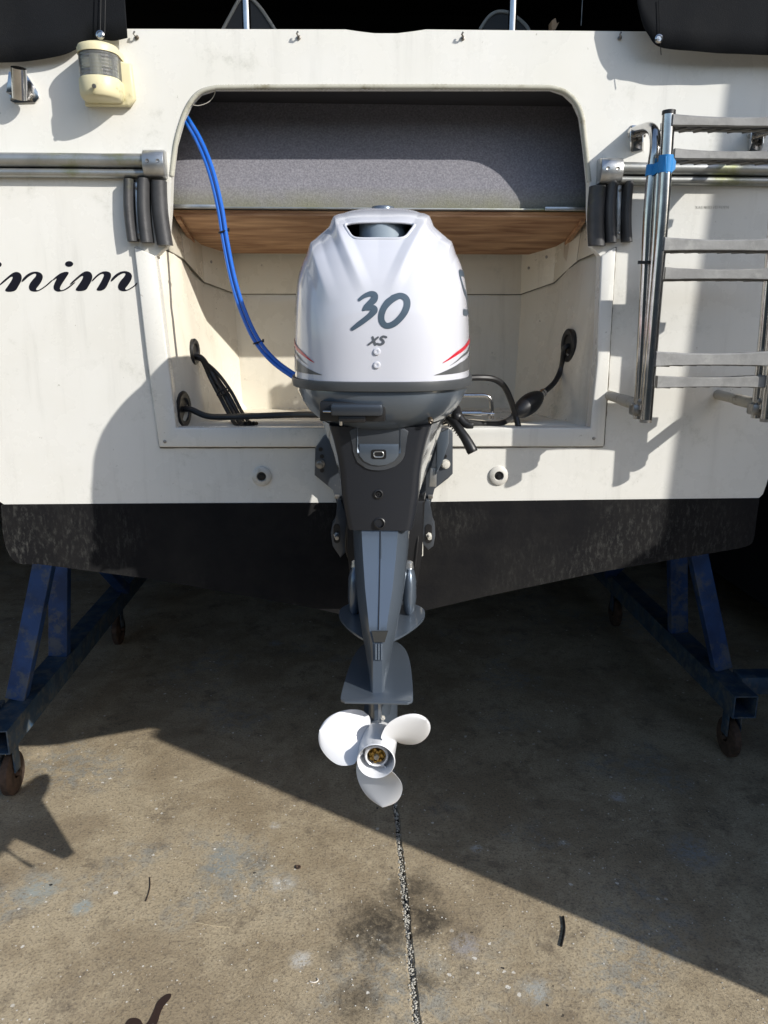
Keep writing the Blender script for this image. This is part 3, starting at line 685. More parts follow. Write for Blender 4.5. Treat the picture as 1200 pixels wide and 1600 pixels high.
for k, (dx, dy, r) in enumerate(((0, 0, .0075), (7, 3, .006), (-6, 5, .006), (11, -3, .005))):
    hose('cable', [g2-n2*.01+Vector((0, 0, -.012)), g2+n2*.02+Vector((0, 0, -.018-.002*k)), P(332+dx*.6, 585+dy, .20), P(350+dx, 615+dy, .17), P(366+dx, 645+dy, .14), P(378+dx, 662+dy, .09), Vector((P(390+dx, 668, .05).x, .05, zf))], r, HOSEM, None, None, parent=cb)
g = MB(); c = P(350, 612, .165); g.tube([c+Vector((.017*cos(a), -.012, .007*sin(a)+.008*cos(a))) for a in [2*pi*k/20 for k in range(20)]], .0024, 6, closed=True); g.build('cable_tie', BLACKP, cb)
bh = empty('blue_hoses', P(352, 362, -.02), label='pair of bright blue hoses curving from the locker down to the motor', cat='hoses')
pth = [P(276, 165, .09), P(291, 186, .05), P(312, 222, .01), P(330, 268, -.015), P(344, 325, -.03), P(352, 375, -.04), P(364, 435, -.06), P(380, 487, -.08), P(402, 533, -.11), P(430, 566, -.15), P(470, 594, -.2)]
for dx, dy, dY in ((-2.9, 1.2, 0), (2.9, -1.2, -.003)):
    pp = [p+Vector((dx*.0016, dY, -dy*.0016)) for p in pth]
    hose('hose', pp, .0047, BLUEH, None, None, parent=bh, n=10)
for q in ((349, 362, -.037), (403, 535, -.113)):
    c = P(*q); g = MB(); g.tube([c+Vector((.0105*cos(a), .007*sin(a), .003*cos(a))) for a in [2*pi*k/16 for k in range(16)]], .0022, 6, closed=True); g.box(c+Vector((.013, -.003, .004)), (.004, .004, .008)); g.build('cable_tie', BLACKP, bh)
# fuel line and primer bulb
fu = empty('fuel_line', g3, label='black fuel line with a ribbed primer bulb hanging from the right grommet', cat='fuel line')
bA, bB = P(848, 614, .16), P(803, 650, .10)
hose('hose', [g3-n3*.01, g3+n3*.012+Vector((0, 0, -.01)), P(877, 575, .22), P(866, 598, .19), bA], .0078, HOSEM, None, None, parent=fu)
g = MB(); ax = (bB-bA); L = ax.length
g.tube([bA.lerp(bB, k/30) for k in range(31)], .02, 24, fn=lambda t: .010 if t < .08 or t > .92 else .010+.0185*(sin(pi*(t-.08)/.84))**.6+.0003*cos(t*90))
bulb = g.build('primer_bulb', BLACKP, fu)
for t in (-.02, .05, .97):
    c = bA.lerp(bB, t); g = MB(); g.lathe([(.0105, -.003), (.0115, -.003), (.0115, .003), (.0105, .003)], c, ax, 18); g.build('hose_clamp', STEEL, bulb)
hose('hose', [bB, P(795, 656, .08), P(780, 662, .06), P(755, 662, .04), P(720, 658, .0), P(690, 655, -.03)], .0075, HOSEM, None, None, parent=fu)
hose('hose', [P(715, 592, -.05), P(745, 590, -.02), P(770, 592, .0), P(787, 603, .02), P(798, 625, .03), P(806, 650, .04), P(810, 668, .03), P(812, 690, .05)], .0082, HOSEM, None, None, parent=fu)
ts = empty('steering_link', P(730, 650, .02), label='stainless steering link bar bent to a hook at the right of the motor', cat='steering bar')
g = MB(); g.tube(catmull([P(690, 618, .03), P(740, 618, .03), P(757, 618, .03), P(765, 622, .03), P(768, 632, .03), P(768, 655, .03)], 6), .0056, 12); g.build('bent_rod', STEEL, ts)
g = MB(); g.cyl(P(690, 646, .03), P(752, 646, .025), .0078, 18); g.cyl(P(752, 646, .025), P(772, 647, .025), .0048, 14); g.build('slide_tube', STEEL, ts)
g = MB(); g.lathe([(.004, 0), (.007, .0), (.007, .005), (.004, .005)], P(766, 652, .022), (0, -1, 0), 12); g.build('nut', OSTEEL, ts)

g = MB(); g.tube(catmull([P(299, 163, .02), P(310, 165, .02), P(325, 160, .02), P(334, 150, .02), P(336, 141, .02), P(334, 137, .02)], 6), .0009, 6); tag(g.build('loose_wire', mat('thin_wire', (.5, .48, .42), .5), loc=P(325, 160, .02)), 'thin pale wire looping at the top left corner of the locker opening', 'wire')
# ------------------------------------------------------------------ navigation light
nv = empty('navigation_light', P(158, 165), label='yellowed stern light with a clear ribbed lens on the upper left transom', cat='light')
cx = P(153, 120, -.06).x; za, zb4, zc_, zd = P(158, 73, -.06).z, P(158, 83, -.06).z, P(158, 122, -.06).z, P(158, 152, -.07).z
co = Vector((cx, -.046, 0)); RR = .0445
def halfring(r, z, back=-.001, w_=None):
    w_ = w_ or r; pts = [Vector((cx-w_, back, z))]
    for k in range(17):
        a = pi-pi*k/16; pts.append(Vector((cx+r*cos(a), -.045-(r*.95)*sin(a), z)))
    pts.append(Vector((cx+w_, back, z))); return pts
g = MB(); g.loft([halfring(RR*.72, za+.008), halfring(RR*.95, za+.004), halfring(RR*1.02, za-.002), halfring(RR*1.02, zb4)]); g.build('cap', CREAM, nv, smooth=50)
g = MB(); g.loft([halfring(RR*1.0, zc_), halfring(RR*1.04, zc_-.003), halfring(RR*1.04, zd+.012), halfring(RR*.98, zd+.004), halfring(RR*.9, zd)]); g.build('base', CREAM, nv, smooth=50)
g = MB(); g.prism([Vector((cx-.047, 0, za)), Vector((cx+.064, 0, za-.02)), Vector((cx+.068, 0, zd+.012)), Vector((cx+.056, 0, zd-.004)), Vector((cx-.047, 0, zd-.004))], (0, -.02, 0), bev=.004); g.build('back_plate', CREAM, nv, smooth=50)
g = MB(); g.box((cx, -.022, (zb4+zc_)/2), (.085, .040, zb4-zc_-.001)); g.build('lamp_housing', mat('lamp_dark', (.09, .09, .08), .5), nv)
g = MB(); NL = 14; g.loft([halfring(RR*(.96+.012*(k % 2)), zb4+(zc_-zb4)*k/NL, back=-.043) for k in range(NL+1)]); g.build('lens', LENS, nv, smooth=10)
g = MB(); g.cyl((cx, -.062, zb4-.004), (cx, -.062, zc_+.002), .011, 14); g.box((cx, -.06, (zb4+zc_)/2+.004), (.055, .012, .018)); g.build('bulb_holder', mat('bulb_holder', (.25, .24, .16), .4), nv)
for dx, dz in ((.0, zd+.016),):
    g = MB(); g.lathe([(.0048, 0), (.0048, .002), (0, .002)], (cx, -.094, dz), (0, -1, 0), 12); g.build('screw', OSTEEL, nv)
# flag staff socket
fs = empty('flagstaff_socket', P(38, 160), label='stainless flagstaff socket at the far left of the transom', cat='socket')
a, b = P(29, 106, -.055), P(31, 154, -.03)
g = MB(); g.lathe([(.0135, 0), (.0165, 0), (.0165, (b-a).length), (.0135, (b-a).length), (.0135, 0)], a, b-a, 28); g.build('tube', STEEL, fs)
g = MB(); g.prism([P(16, 150), P(17, 158), P(24, 162), P(56, 161), P(62, 154), P(60, 144), P(42, 116), P(32, 112), P(18, 130)], (0, -.004, 0), bev=.001); g.build('base_plate', STEEL, fs)
g = MB(); g.prism([P(18, 150, -.003), P(42, 150, -.003), P(38, 118, -.003), P(22, 118, -.003)], (0, -.03, 0), bev=.001); g.build('gusset', STEEL, fs)
for q in ((53, 150), (21, 154)):
    g = MB(); g.lathe([(.005, 0), (.005, .002), (0, .0035)], P(*q)+Vector((0, -.004, 0)), (0, -1, 0), 12); g.build('screw', OSTEEL, fs)

# ------------------------------------------------------------------ boarding ladder
YA, YB = -.165, -.202
ld = empty('boarding_ladder', P(1000, 656, YA), label='folded stainless boarding ladder with grey plastic treads on the right of the transom', cat='ladder')
XO = P(1197, 657, YB).x-P(1009, 660, YB).x
def rodA(dx):
    v = Vector((dx, 0, 0))
    return catmull([P(988, 208, -.008)+v, P(1004, 202, -.06)+v, P(1016, 200, -.115)+v, P(1023, 210, -.150)+v, P(1024, 232, YA)+v, P(1020, 262, YA)+v, P(1014, 330, YA)+v, P(1009, 430, YA)+v, P(1003, 550, YA)+v, P(997, 654, YA)+v], 8)
for k in (0, 1):
    v = Vector((k*XO, 0, 0))
    g = MB(); g.tube(rodA(k*XO), .0125, 20); g.build('inner_rail', STEEL, ld)
    g = MB(); g.tube(catmull([P(1045, 176, YB)+v, P(1040, 262, YB)+v, P(1036, 330, YB)+v, P(1026, 450, YB)+v, P(1017, 560, YB)+v, P(1009, 660, YB)+v], 8), .0138, 20); orl = g.build('outer_rail', STEEL, ld)
    for (p0, rr2) in ((P(1045, 176, YB), .0145), (P(1009, 658, YB), .0142)):
        g = MB(); g.lathe([(rr2, -.004), (rr2, .004), (.004, .006), (0, .006)] if p0.z > 2 else [(rr2, .004), (rr2, -.003), (0, -.003)], p0+v, (0, 0, 1), 18); g.build('end_plug', BLACKP if p0.z > 2 else OSTEEL, orl)
    # middle rail, the telescoping tube seen between
    g = MB(); g.tube(catmull([P(1030, 268, -.185)+v, P(1022, 400, -.185)+v, P(1010, 560, -.185)+v, P(1003, 640, -.185)+v], 8), .0085, 14); g.build('telescopic_rail', STEEL, ld)
    # wall bracket
    g = MB(); g.prism([P(986, 196)+v, P(1004, 197)+v, P(1002, 236)+v, P(986, 238)+v], (0, -.005, 0), bev=.001)
    for xq in (984, 1003):
        g.prism([P(xq, 198)+v, P(xq, 236)+v, P(xq, 222, -.045)+v, P(xq, 205, -.045)+v], (.004, 0, 0), bev=.0008)
    wb = g.build('wall_bracket', STEEL, ld)
    g = MB(); g.cyl(P(982, 211, -.03)+v, P(1008, 211, -.03)+v, .005, 10); g.build('pivot_bolt', OSTEEL, wb)
    # stand-off at the foot
    a, b = P(950, 617, 0)+v, P(998, 633, YA)+v
    g = MB(); n = 16
    g.tube([a.lerp(b, i/n) for i in range(n+1)], .0135, 16, fn=lambda t: .0125 if t < .5 else .0145); g.build('standoff', mat('standoff_nylon%d' % k, (.40, .38, .33), .7, dirt=(.15, .13, .1), dscale=40), ld)
    g = MB(); g.box(P(996, 640, YA-.004)+v, (.034, .034, .028), bev=.006); g.lathe([(.009, 0), (.009, .006), (.004, .008), (0, .008)], P(1001, 628, YA-.018)+v, (0, -1, 0), 14); g.build('clamp', OSTEEL, ld)
def tread(y0, y1, xl_, Y, sag, inset=0):
    a = P(xl_, (y0+y1)/2, Y); zt_, zb5 = P(xl_, y0, Y-.018).z, P(xl_, y1, Y-.018).z
    x0 = a.x; x1 = x0+XO-.026-inset; n = 24; R = []; dp = .072
    for k in range(n+1):
        t = k/n; x = x0+(x1-x0)*t; q = 4*t*(1-t); th = (zt_-zb5)*(1-.22*q); c = (zt_+zb5)/2-.0015*q-.0008*noise.noise(Vector((x*30, 0, y0)))
        yf = Y-.018+.006*q
        R.append([Vector((x, yf, c+th*.5-.003)), Vector((x, yf+.003, c+th*.5)), Vector((x, yf+dp, c+th*.5-.004)), Vector((x, yf+dp-.002, c-th*.35)), Vector((x, yf+.003, c-th*.5)), Vector((x, yf, c-th*.5+.002))])
    g = MB(); g.loft(R); tr = g.build('tread', TREAD, ld, smooth=30)
    g = MB(); g.loft([[Vector((r_[0].x, r_[0].y+.012, r_[4].z-.0006)), Vector((r_[0].x, r_[0].y+.060, r_[4].z+.0012)), Vector((r_[0].x, r_[0].y+.060, r_[4].z+.004)), Vector((r_[0].x, r_[0].y+.012, r_[4].z+.004))] for r_ in R[1:-1]]); g.build('tread_hollow', BLACKP, tr, smooth=0)
    for m_ in range(7):
        r_ = R[2+int(m_*3.3)]; g = MB(); g.box((r_[0].x, r_[0].y+.036, r_[4].z-.0006), (.004, .052, .0035), Matrix.Rotation(.7, 4, 'Z')); g.build('tread_rib', TREAD, tr, smooth=0)
    g = MB(); r_ = R[12]; g.loft([[Vector((r2[0].x, r2[0].y+.033, r2[4].z-.0025)), Vector((r2[0].x, r2[0].y+.037, r2[4].z-.0025)), Vector((r2[0].x, r2[0].y+.037, r2[4].z+.002)), Vector((r2[0].x, r2[0].y+.033, r2[4].z+.002))] for r2 in R[1:-1]]); g.build('tread_rib', TREAD, tr, smooth=0)
for (y0, y1, xl_, dY, ins) in ((177, 196, 1047, 0, 0), (231, 248, 1050, .02, .006), (370, 392, 1034, 0, 0), (417, 437, 1035, .02, .004), (549, 573, 1021, 0, 0), (587, 607, 1023, .02, .006)):
    tread(y0, y1, xl_, YB+dY, .006, ins)
g = MB(); pa = P(1041, 256, YB)
g.tube([P(1041, 243, YB), P(1040, 256, YB), P(1039, 270, YB)], .0156, 20); g.tube([P(1020, 258, YA), P(1018, 275, YA)], .0140, 20)
g.prism([P(1022, 256, YA-.014), P(1040, 246, YB-.012), P(1040, 262, YB-.013), P(1018, 275, YA-.014)], (0, -.0012, 0)); g.prism([P(1040, 244, YB-.014), P(1051, 244, YB-.010), P(1056, 252, YB-.006), P(1055, 264, YB-.006), P(1048, 271, YB-.01), P(1040, 270, YB-.014)], (0, -.0012, 0))
tag(g.build('tape_wrap', TAPE, loc=pa), 'strip of bright blue tape binding the ladder rails together', 'tape')
g = MB(); g.tube([P(1010, 410, YA)+Vector((.0145*cos(a), .0145*sin(a), 0)) for a in [2*pi*k/16 for k in range(16)]], .003, 6, closed=True); g.box(P(1009, 410, YA-.016), (.036, .004, .007)); tag(g.build('cable_tie', BLACKP, loc=P(1010, 410, YA)), 'black cable tie round the inner ladder rail below the tape', 'cable tie')

# ------------------------------------------------------------------ outboard motor (local frame: x right, y forward, z up; turned a little on its swivel)
EL = (0.018, -0.10, 0); ER = radians(-5)
en = empty('outboard_motor', EL, ER, label='white and dark grey outboard motor marked 30 hung on the transom', cat='outboard')
EI = FR[en.name].inverted(); LC = EI @ CAM_LOC; LR = EI.to_3x3()
EK = .965; en.scale = (EK,)*3; en.location = (-.07+(.018+.07)*EK, -2+1.9*EK, 1.82*(1-EK))   # 3.5 % smaller and 6 cm further aft
FR[en.name] = Matrix.Translation(en.location) @ Matrix.Rotation(ER, 4, 'Z') @ Matrix.Diagonal((EK, EK, EK, 1))
def EP(x, y, L):
    d = LR @ ray(x, y); return LC + d*((L-LC.y)/d.y)
def interp(tab, t, n):
    cols = list(zip(*tab)); ts = cols[0]
    for i in range(len(ts)-1):
        if t <= ts[i+1] or i == len(ts)-2:
            u = (t-ts[i])/(ts[i+1]-ts[i]); out = []
            for c in cols[1:]:
                p1, p2 = c[i], c[i+1]; h = ts[i+1]-ts[i]
                m1 = (c[i+1]-c[i-1])/(ts[i+1]-ts[i-1])*h if i else (p2-p1)
                m2 = (c[i+2]-c[i])/(ts[i+2]-ts[i])*h if i+2 < len(ts) else (p2-p1)
                out.append((2*u**3-3*u*u+1)*p1+(u**3-2*u*u+u)*m1+(-2*u**3+3*u*u)*p2+(u**3-u*u)*m2)
            return out
#        t    z      hw    rear   front  n
TAB = [(0.0, 1.700, .1985, -.350, .240, 2.9),
       (0.22, 1.800, .195, -.350, .240, 2.9),
       (0.42, 1.885, .184, -.340, .228, 2.8),
       (0.54, 1.935, .170, -.322, .205, 2.7),
       (0.64, 1.968, .153, -.300, .182, 2.6),
       (0.70, 1.986, .138, -.284, .165, 2.6),
       (0.78, 2.010, .113, -.257, .145, 2.7),
       (0.86, 2.032, .096, -.222, .115, 2.7),
       (0.92, 2.050, .074, -.170, .06, 2.3),
       (0.97, 2.0625, .042, -.105, .01, 2.0),
       (1.00, 2.0645, .004, -.052, -.044, 2.0)]
def cowl_xy(hw, rear, front, n, a, z=1.7):                      # a: angle, 0 = rear, pi/2 = starboard
    q = min(1, max(0, (z-1.76)/.22)); q = q*q*(3-2*q); cy = -.05-.10*q
    cy = min(max(cy, rear+.06), front-.03) if front-rear > .15 else (rear+front)/2
    c, s_ = cos(a), sin(a); ay = (cy-rear) if c > 0 else (front-cy)
    r = (abs(s_/hw)**n+abs(c/max(ay, .002))**n)**(-1/n)
    return s_*r, cy-c*r
def ridge(x, z, pts, w_, h):
    best = 0
    for (x0, z0, k0), (x1, z1, k1) in zip(pts, pts[1:]):
        dx, dz = x1-x0, z1-z0; t = max(0, min(1, ((x-x0)*dx+(z-z0)*dz)/(dx*dx+dz*dz)))
        d = sqrt((x-x0-dx*t)**2+(z-z0-dz*t)**2); k = k0+(k1-k0)*t
        v = h*k*max(0, 1-d/w_)
        best = max(best, v)
    return best
RID = [(.100, 2.036, 1), (.078, 1.990, 1), (.052, 1.935, .8), (.022, 1.868, 0)]
RID2 = [(.118, 2.022, .5), (.146, 1.985, 1), (.128, 1.940, .9), (.092, 1.850, 0)]
RID3 = [(.176, 1.935, .5), (.158, 1.86, .9), (.140, 1.78, .5), (.125, 1.70, .2)]
NT, NA = 170, 360
g = MB(); R = []
for i in range(NT+1):
    t = i/NT; z, hw, re, fr, n = interp(TAB, t, 5); row = []
    for k in range(NA):
        a = 2*pi*k/NA; x, y = cowl_xy(hw, re, fr, n, a, z)
        d = 0
        if y < -.02 and abs(x) < .19:
            fade = min(1, max(0, (-.02-y)/.1))
            d = ridge(abs(x), z, RID, .019, .0080)+ridge(abs(x), z, RID2, .022, .0080)+ridge(abs(x), z, RID3, .035, .0030)
            # slight hollow between the centre ridges
            if abs(x) < .075 and z > 1.90: d -= .003*min(1, (z-1.90)/.06)*max(0, 1-abs(x)/.075)
            d *= fade
        nn_ = Vector((x, y+.05, .35*(z-1.7)/.36*.35)).normalized(); 
        p = Vector((x, y, z))+nn_*d
        row.append(p)
    R.append(row)
def make_cowl_mesh():
    g = MB(); g.loft([[v.copy() for v in r] for r in R]); return g
g = make_cowl_mesh(); bmesh.ops.recalc_face_normals(g.bm, faces=g.bm.faces)
BV = BVHTree.FromBMesh(g.bm); g.bm.free()
def onc(x, y, off=.0008):                                # point of the cowl seen at a pixel, local frame
    d = (LR @ ray(x, y)).normalized(); h = BV.ray_cast(LC, d)
    return h[0]+h[1]*off if h[0] else None
def onr(a, z, off=.0008):                                # point of the cowl at an angle and height
    d = Vector((sin(a), -cos(a), 0)); h = BV.ray_cast(Vector((0, -.05, z))+d*.6, -d)
    return h[0]+h[1]*off if h[0] else None
# scoop opening cut from the shell
sc = [(540, 348), (556, 345.5), (592, 344.5), (628, 345.5), (645, 348), (647, 352), (641, 362), (634, 371), (622, 374.5), (592, 374.5), (563, 374.5), (551, 371), (544, 362), (538, 352)]
scp = [EP(x, y, -.27) for x, y in sc]
g = make_cowl_mesh(); cowl = g.build('cowl', [WCOWL, VOIDM], en, local=True, smooth=28)
g = MB(); base = [Vector((p.x, -.46, p.z)) for p in scp]; g.prism(base, (0, .30, 0))
cut = g.build('scoop_cutter', [WCOWL, VOIDM], en, local=True, smooth=0)
for p in cut.data.polygons: p.material_index = 1
bo = cowl.modifiers.new('scoop', 'BOOLEAN'); bo.operation = 'DIFFERENCE'; bo.object = cut; bo.solver = 'EXACT'
dg = bpy.context.evaluated_depsgraph_get(); me = bpy.data.meshes.new_from_object(cowl.evaluated_get(dg))
old = cowl.data; cowl.modifiers.clear(); cowl.data = me; me.name = 'cowl'; bpy.data.objects.remove(cut)
me.shade_smooth(); me.set_sharp_from_angle(angle=radians(30))
# rolled lip of the scoop
lip = []
for p in catmull(scp, 5, closed=True):
    h = BV.ray_cast(Vector((p.x, -.6, p.z)), Vector((0, 1, 0)))
    lip.append(h[0]+Vector((0, .0012, 0)) if h[0] else Vector((p.x, -.25, p.z)))
g = MB(); g.tube(lip, .0032, 10, closed=True); g.build('scoop_lip', WCOWL, en, local=True, smooth=60)
g = MB(); g.cyl((.004, -.196, 1.95), (.004, -.196, 2.016), .050, 32); g.build('air_duct', INTK, en, local=True)
g = MB(); g.lathe([(0, .003), (.020, .003), (.024, .002), (.026, -.001), (.026, -.008)], (0, -.10, 2.0605), (0, 0, 1), 28); g.build('top_plug', GREYM, en, local=True)

def ribbon(pts, n=8, widths=None, f=None):
    """strip with rounded ends; pts are (a, b, width) in any 2-D frame, f maps a 2-D point to the surface"""
    cc = catmull([Vector((a, b, w_)) for a, b, w_ in pts], n)
    L_, R_ = [], []
    for i, p in enumerate(cc):
        a = cc[max(i-1, 0)]; b = cc[min(i+1, len(cc)-1)]; d = Vector((b.x-a.x, b.y-a.y)).normalized(); nn = Vector((-d.y, d.x))
        L_.append(Vector((p.x, p.y))+nn*p.z/2); R_.append(Vector((p.x, p.y))-nn*p.z/2)
    def cap(c, d, w_):
        nn = Vector((-d.y, d.x)); return [c+nn*cos(q)*w_/2+d*sin(q)*w_/2 for q in [pi*k/6 for k in range(1, 6)]]
    d0 = Vector((cc[0].x-cc[1].x, cc[0].y-cc[1].y)).normalized(); d1 = Vector((cc[-1].x-cc[-2].x, cc[-1].y-cc[-2].y)).normalized()
    return L_, R_, cap(Vector((cc[-1].x, cc[-1].y)), d1, cc[-1].z), cap(Vector((cc[0].x, cc[0].y)), d0, cc[0].z), cc
def decal(name, strokes, f, m, parent, off=.0008, sub=4):
    g = MB()
    for si, st in enumerate(strokes):
        L_, R_, c1, c0, cc = ribbon(st); o_ = off+.0003*si
        rows = []
        for l, r in zip(L_, R_):
            rows.append([f(l.lerp(r, k/sub), o_) for k in range(sub+1)])
        for A, B in zip(rows, rows[1:]):
            for k in range(sub):
                q = (A[k], A[k+1], B[k+1], B[k])
                if all(q):
                    try: g.bm.faces.new([g.bm.verts.new(v) for v in q])
                    except ValueError: pass
        for row, cp, cen in ((rows[-1], c1, cc[-1]), (rows[0][::-1], c0, cc[0])):
            ring = [row[0]]+[f(v, o_) for v in cp]+[row[-1]]; ctr = f(Vector((cen.x, cen.y)), o_)
            if all(ring) and ctr:
                for a, b in zip(ring, ring[1:]): g.bm.faces.new([g.bm.verts.new(v) for v in (ctr, a, b)])
    bmesh.ops.remove_doubles(g.bm, verts=g.bm.verts, dist=.00002)
    o = g.build(name, m, parent, local=True, smooth=80); return o
fp = lambda v, o_: onc(540+v.x/10, 440+v.y/10, o_)
three = [[(215, 285, 50), (290, 228, 66), (390, 192, 86), (452, 215, 104), (440, 285, 112), (370, 350, 92), (320, 395, 80), (278, 442, 40)],
         [(285, 438, 40), (350, 412, 76), (428, 412, 96), (448, 450, 108), (395, 520, 92), (300, 598, 86), (205, 668, 80), (110, 738, 58)]]
zero = [[(742, 262, 112), (850, 222, 96), (935, 258, 100), (962, 345, 104), (930, 460, 104), (850, 575, 100), (745, 664, 98), (640, 690, 92), (572, 630, 96), (560, 530, 96), (598, 415, 100), (672, 318, 112), (760, 258, 100)]]
xs = [[(424, 868, 34), (440, 925, 40), (466, 982, 40)], [(508, 868, 28), (440, 925, 36), (358, 984, 30)]]
ess = [[(636, 868, 34), (585, 858, 34), (552, 888, 38), (582, 920, 40), (590, 955, 42), (545, 982, 38), (492, 970, 30)]]
for nm, st in (('digit_three', three), ('digit_zero', zero), ('letter_x', xs), ('letter_s', ess)): decal(nm, st, fp, DECAL if 'digit' in nm else mat('grey_letter', (.09, .10, .115), .4), cowl, .0009)
for q in ((589, 549.5), (589, 570.5)):
    c = onc(*q, 0); n_ = (Vector((0, -1, .05))).normalized(); g = MB(); g.lathe([(.0072, -.002), (.0072, .0016), (.0060, .003), (.0030, .0032), (.0026, .0024), (0, .0024)], c, n_, 20); g.build('blanking_plug', WCOWL, cowl, local=True)
for sg in (1, -1):
    fa = lambda v, o_: onr(sg*radians(v.x), v.y, o_)
    # widths are in metres of height; stretch the angle so that strips come out even
    def poly_strip(lo, hi, nm, m, off=.0009):
        g = MB(); N = 40; prev = None
        for k in range(N+1):
            a = lo[0][0]+(lo[-1][0]-lo[0][0])*k/N; zl_ = lerp_table(lo, a)[0]; zh_ = lerp_table(hi, a)[0]
            cur = [fa(Vector((a, zl_+(zh_-zl_)*j/3)), off) for j in range(4)]
            if prev and all(cur) and all(prev):
                for j in range(3):
                    if (prev[j]-prev[j+1]).length > 1e-5 or (cur[j]-cur[j+1]).length > 1e-5: g.bm.faces.new([g.bm.verts.new(v) for v in (prev[j], cur[j], cur[j+1], prev[j+1])])
            prev = cur
        bmesh.ops.remove_doubles(g.bm, verts=g.bm.verts, dist=.00002)
        g.build(nm, m, cowl, local=True, smooth=80)
    GDEC = mat('grey_decal', (.085, .088, .092), .35, coat=.4)
    poly_strip([(22, 1.7125), (36, 1.7140), (60, 1.716), (90, 1.718), (150, 1.721)], [(22, 1.7130), (29, 1.723), (38, 1.735), (56, 1.747), (90, 1.7575), (150, 1.77)], 'grey_wedge', GDEC)
    poly_strip([(30, 1.7305), (40, 1.7455), (58, 1.7580), (90, 1.768), (150, 1.787)], [(30, 1.731), (40, 1.750), (58, 1.7655), (90, 1.779), (150, 1.80)], 'grey_stripe', GDEC, .0012)
    poly_strip([(26, 1.7365), (34, 1.7500), (50, 1.768), (90, 1.788), (150, 1.812)], [(26, 1.738), (34, 1.7575), (50, 1.7775), (90, 1.797), (150, 1.819)], 'red_stripe', RED, .0015)
    # maker's name down the side, strokes in a unit box
    LT = {'S': [[(1, 0), (.15, 0), (0, .18), (.25, .42), (.8, .58), (1, .8), (.85, 1), (0, 1)]], 'U': [[(0, 0), (0, .8), (.25, 1), (.75, 1), (1, .8), (1, 0)]], 'Z': [[(0, 0), (1, 0)], [(1, 0), (0, 1)], [(0, 1), (1, 1)]],
          'K': [[(0, 0), (0, 1)], [(1, 0), (.1, .5), (1, 1)]], 'I': [[(.5, 0), (.5, 1)]]}
    word = 'SUZUKI'; fy0, lw, gp = -.245, .046, .018
    for k, ch in enumerate(word):
        kk = k if sg > 0 else len(word)-1-k
        def fs_(v, o_, kk=kk):
            u = v.x; 
            if sg < 0: u = 1-u
            yy = fy0+kk*(lw+gp)+u*lw; z = 1.915-.078*v.y
            h = BV.ray_cast(Vector((sg*.5, yy, z)), Vector((-sg, 0, 0))); return h[0]+h[1]*o_ if h[0] else None
        st = [[(a, b, .17) for a, b in s_] for s_ in LT[ch]]
        decal('letter', st, fs_, DECAL, cowl, .001)

# seal band and lower cowl
def sup(hw, rear, front, n, z, N=96, cy=-.05): 
    out = []
    for k in range(N):
        a = 2*pi*k/N; c, s_ = cos(a), sin(a); ay = (cy-rear) if c > 0 else (front-cy)
        r = (abs(s_/hw)**n+abs(c/ay)**n)**(-1/n); out.append(Vector((s_*r, cy-c*r, z)))
    return out
g = MB(); g.loft([sup(.199, -.349, .24, 2.9, 1.7015), sup(.2045, -.3545, .245, 2.9, 1.700), sup(.2055, -.3555, .246, 2.9, 1.692), sup(.2035, -.353, .244, 2.9, 1.682), sup(.196, -.345, .24, 2.9, 1.680)]); g.build('cowl_seal', BANDM, en, local=True, smooth=40)
LOW = [(.194, -.343, .236, 2.8, 1.6805), (.195, -.344, .236, 2.8, 1.672), (.1865, -.338, .232, 2.7, 1.650), (.174, -.324, .225, 2.6, 1.628), (.156, -.304, .21, 2.5, 1.610), (.135, -.286, .19, 2.4, 1.599), (.124, -.276, .18, 2.4, 1.595)]
g = MB(); g.loft([sup(*q[:5]) for q in LOW]); lowc = g.build('lower_cowl', GREYM, en, local=True, smooth=40)
# latch in its recess
def qbox(q0, q1, L, th, m, nm, par, r=.004):
    a, b = EP(q0[0], q0[1], L), EP(q1[0], q1[1], L); g = MB()
    g.box(((a.x+b.x)/2, L+th/2, (a.z+b.z)/2), (abs(b.x-a.x), th, abs(a.z-b.z)), bev=r); return g.build(nm, m, par, local=True)
rec = qbox((499, 628), (602, 659), -.338, .05, BLACKP, 'latch_recess', lowc, .003)
hd = qbox((516, 631), (598, 651), -.354, .022, mat('latch_grey', (.045, .053, .065), .33, metal=.4, coat=.4), 'latch_handle', lowc, .006)
qbox((528, 649), (572, 661), -.345, .03, BLACKP, 'latch_foot', lowc, .004)
g = MB(); a = EP(505, 643, -.345); g.cyl(a, a+Vector((.016, -.003, 0)), .0022, 8); g.cyl(EP(533, 658, -.347), EP(533, 664, -.345), .0035, 8); g.build('latch_spring', STEEL, lowc, local=True)
for q in ((672, 655),):
    c = EP(q[0], q[1], -.288); g = MB(); g.lathe([(.0055, 0), (.0055, .010), (.003, .012), (0, .008)], c+Vector((0, .004, 0)), (.25, -1, -.5), 12); g.build('flush_port', OSTEEL, lowc, local=True)

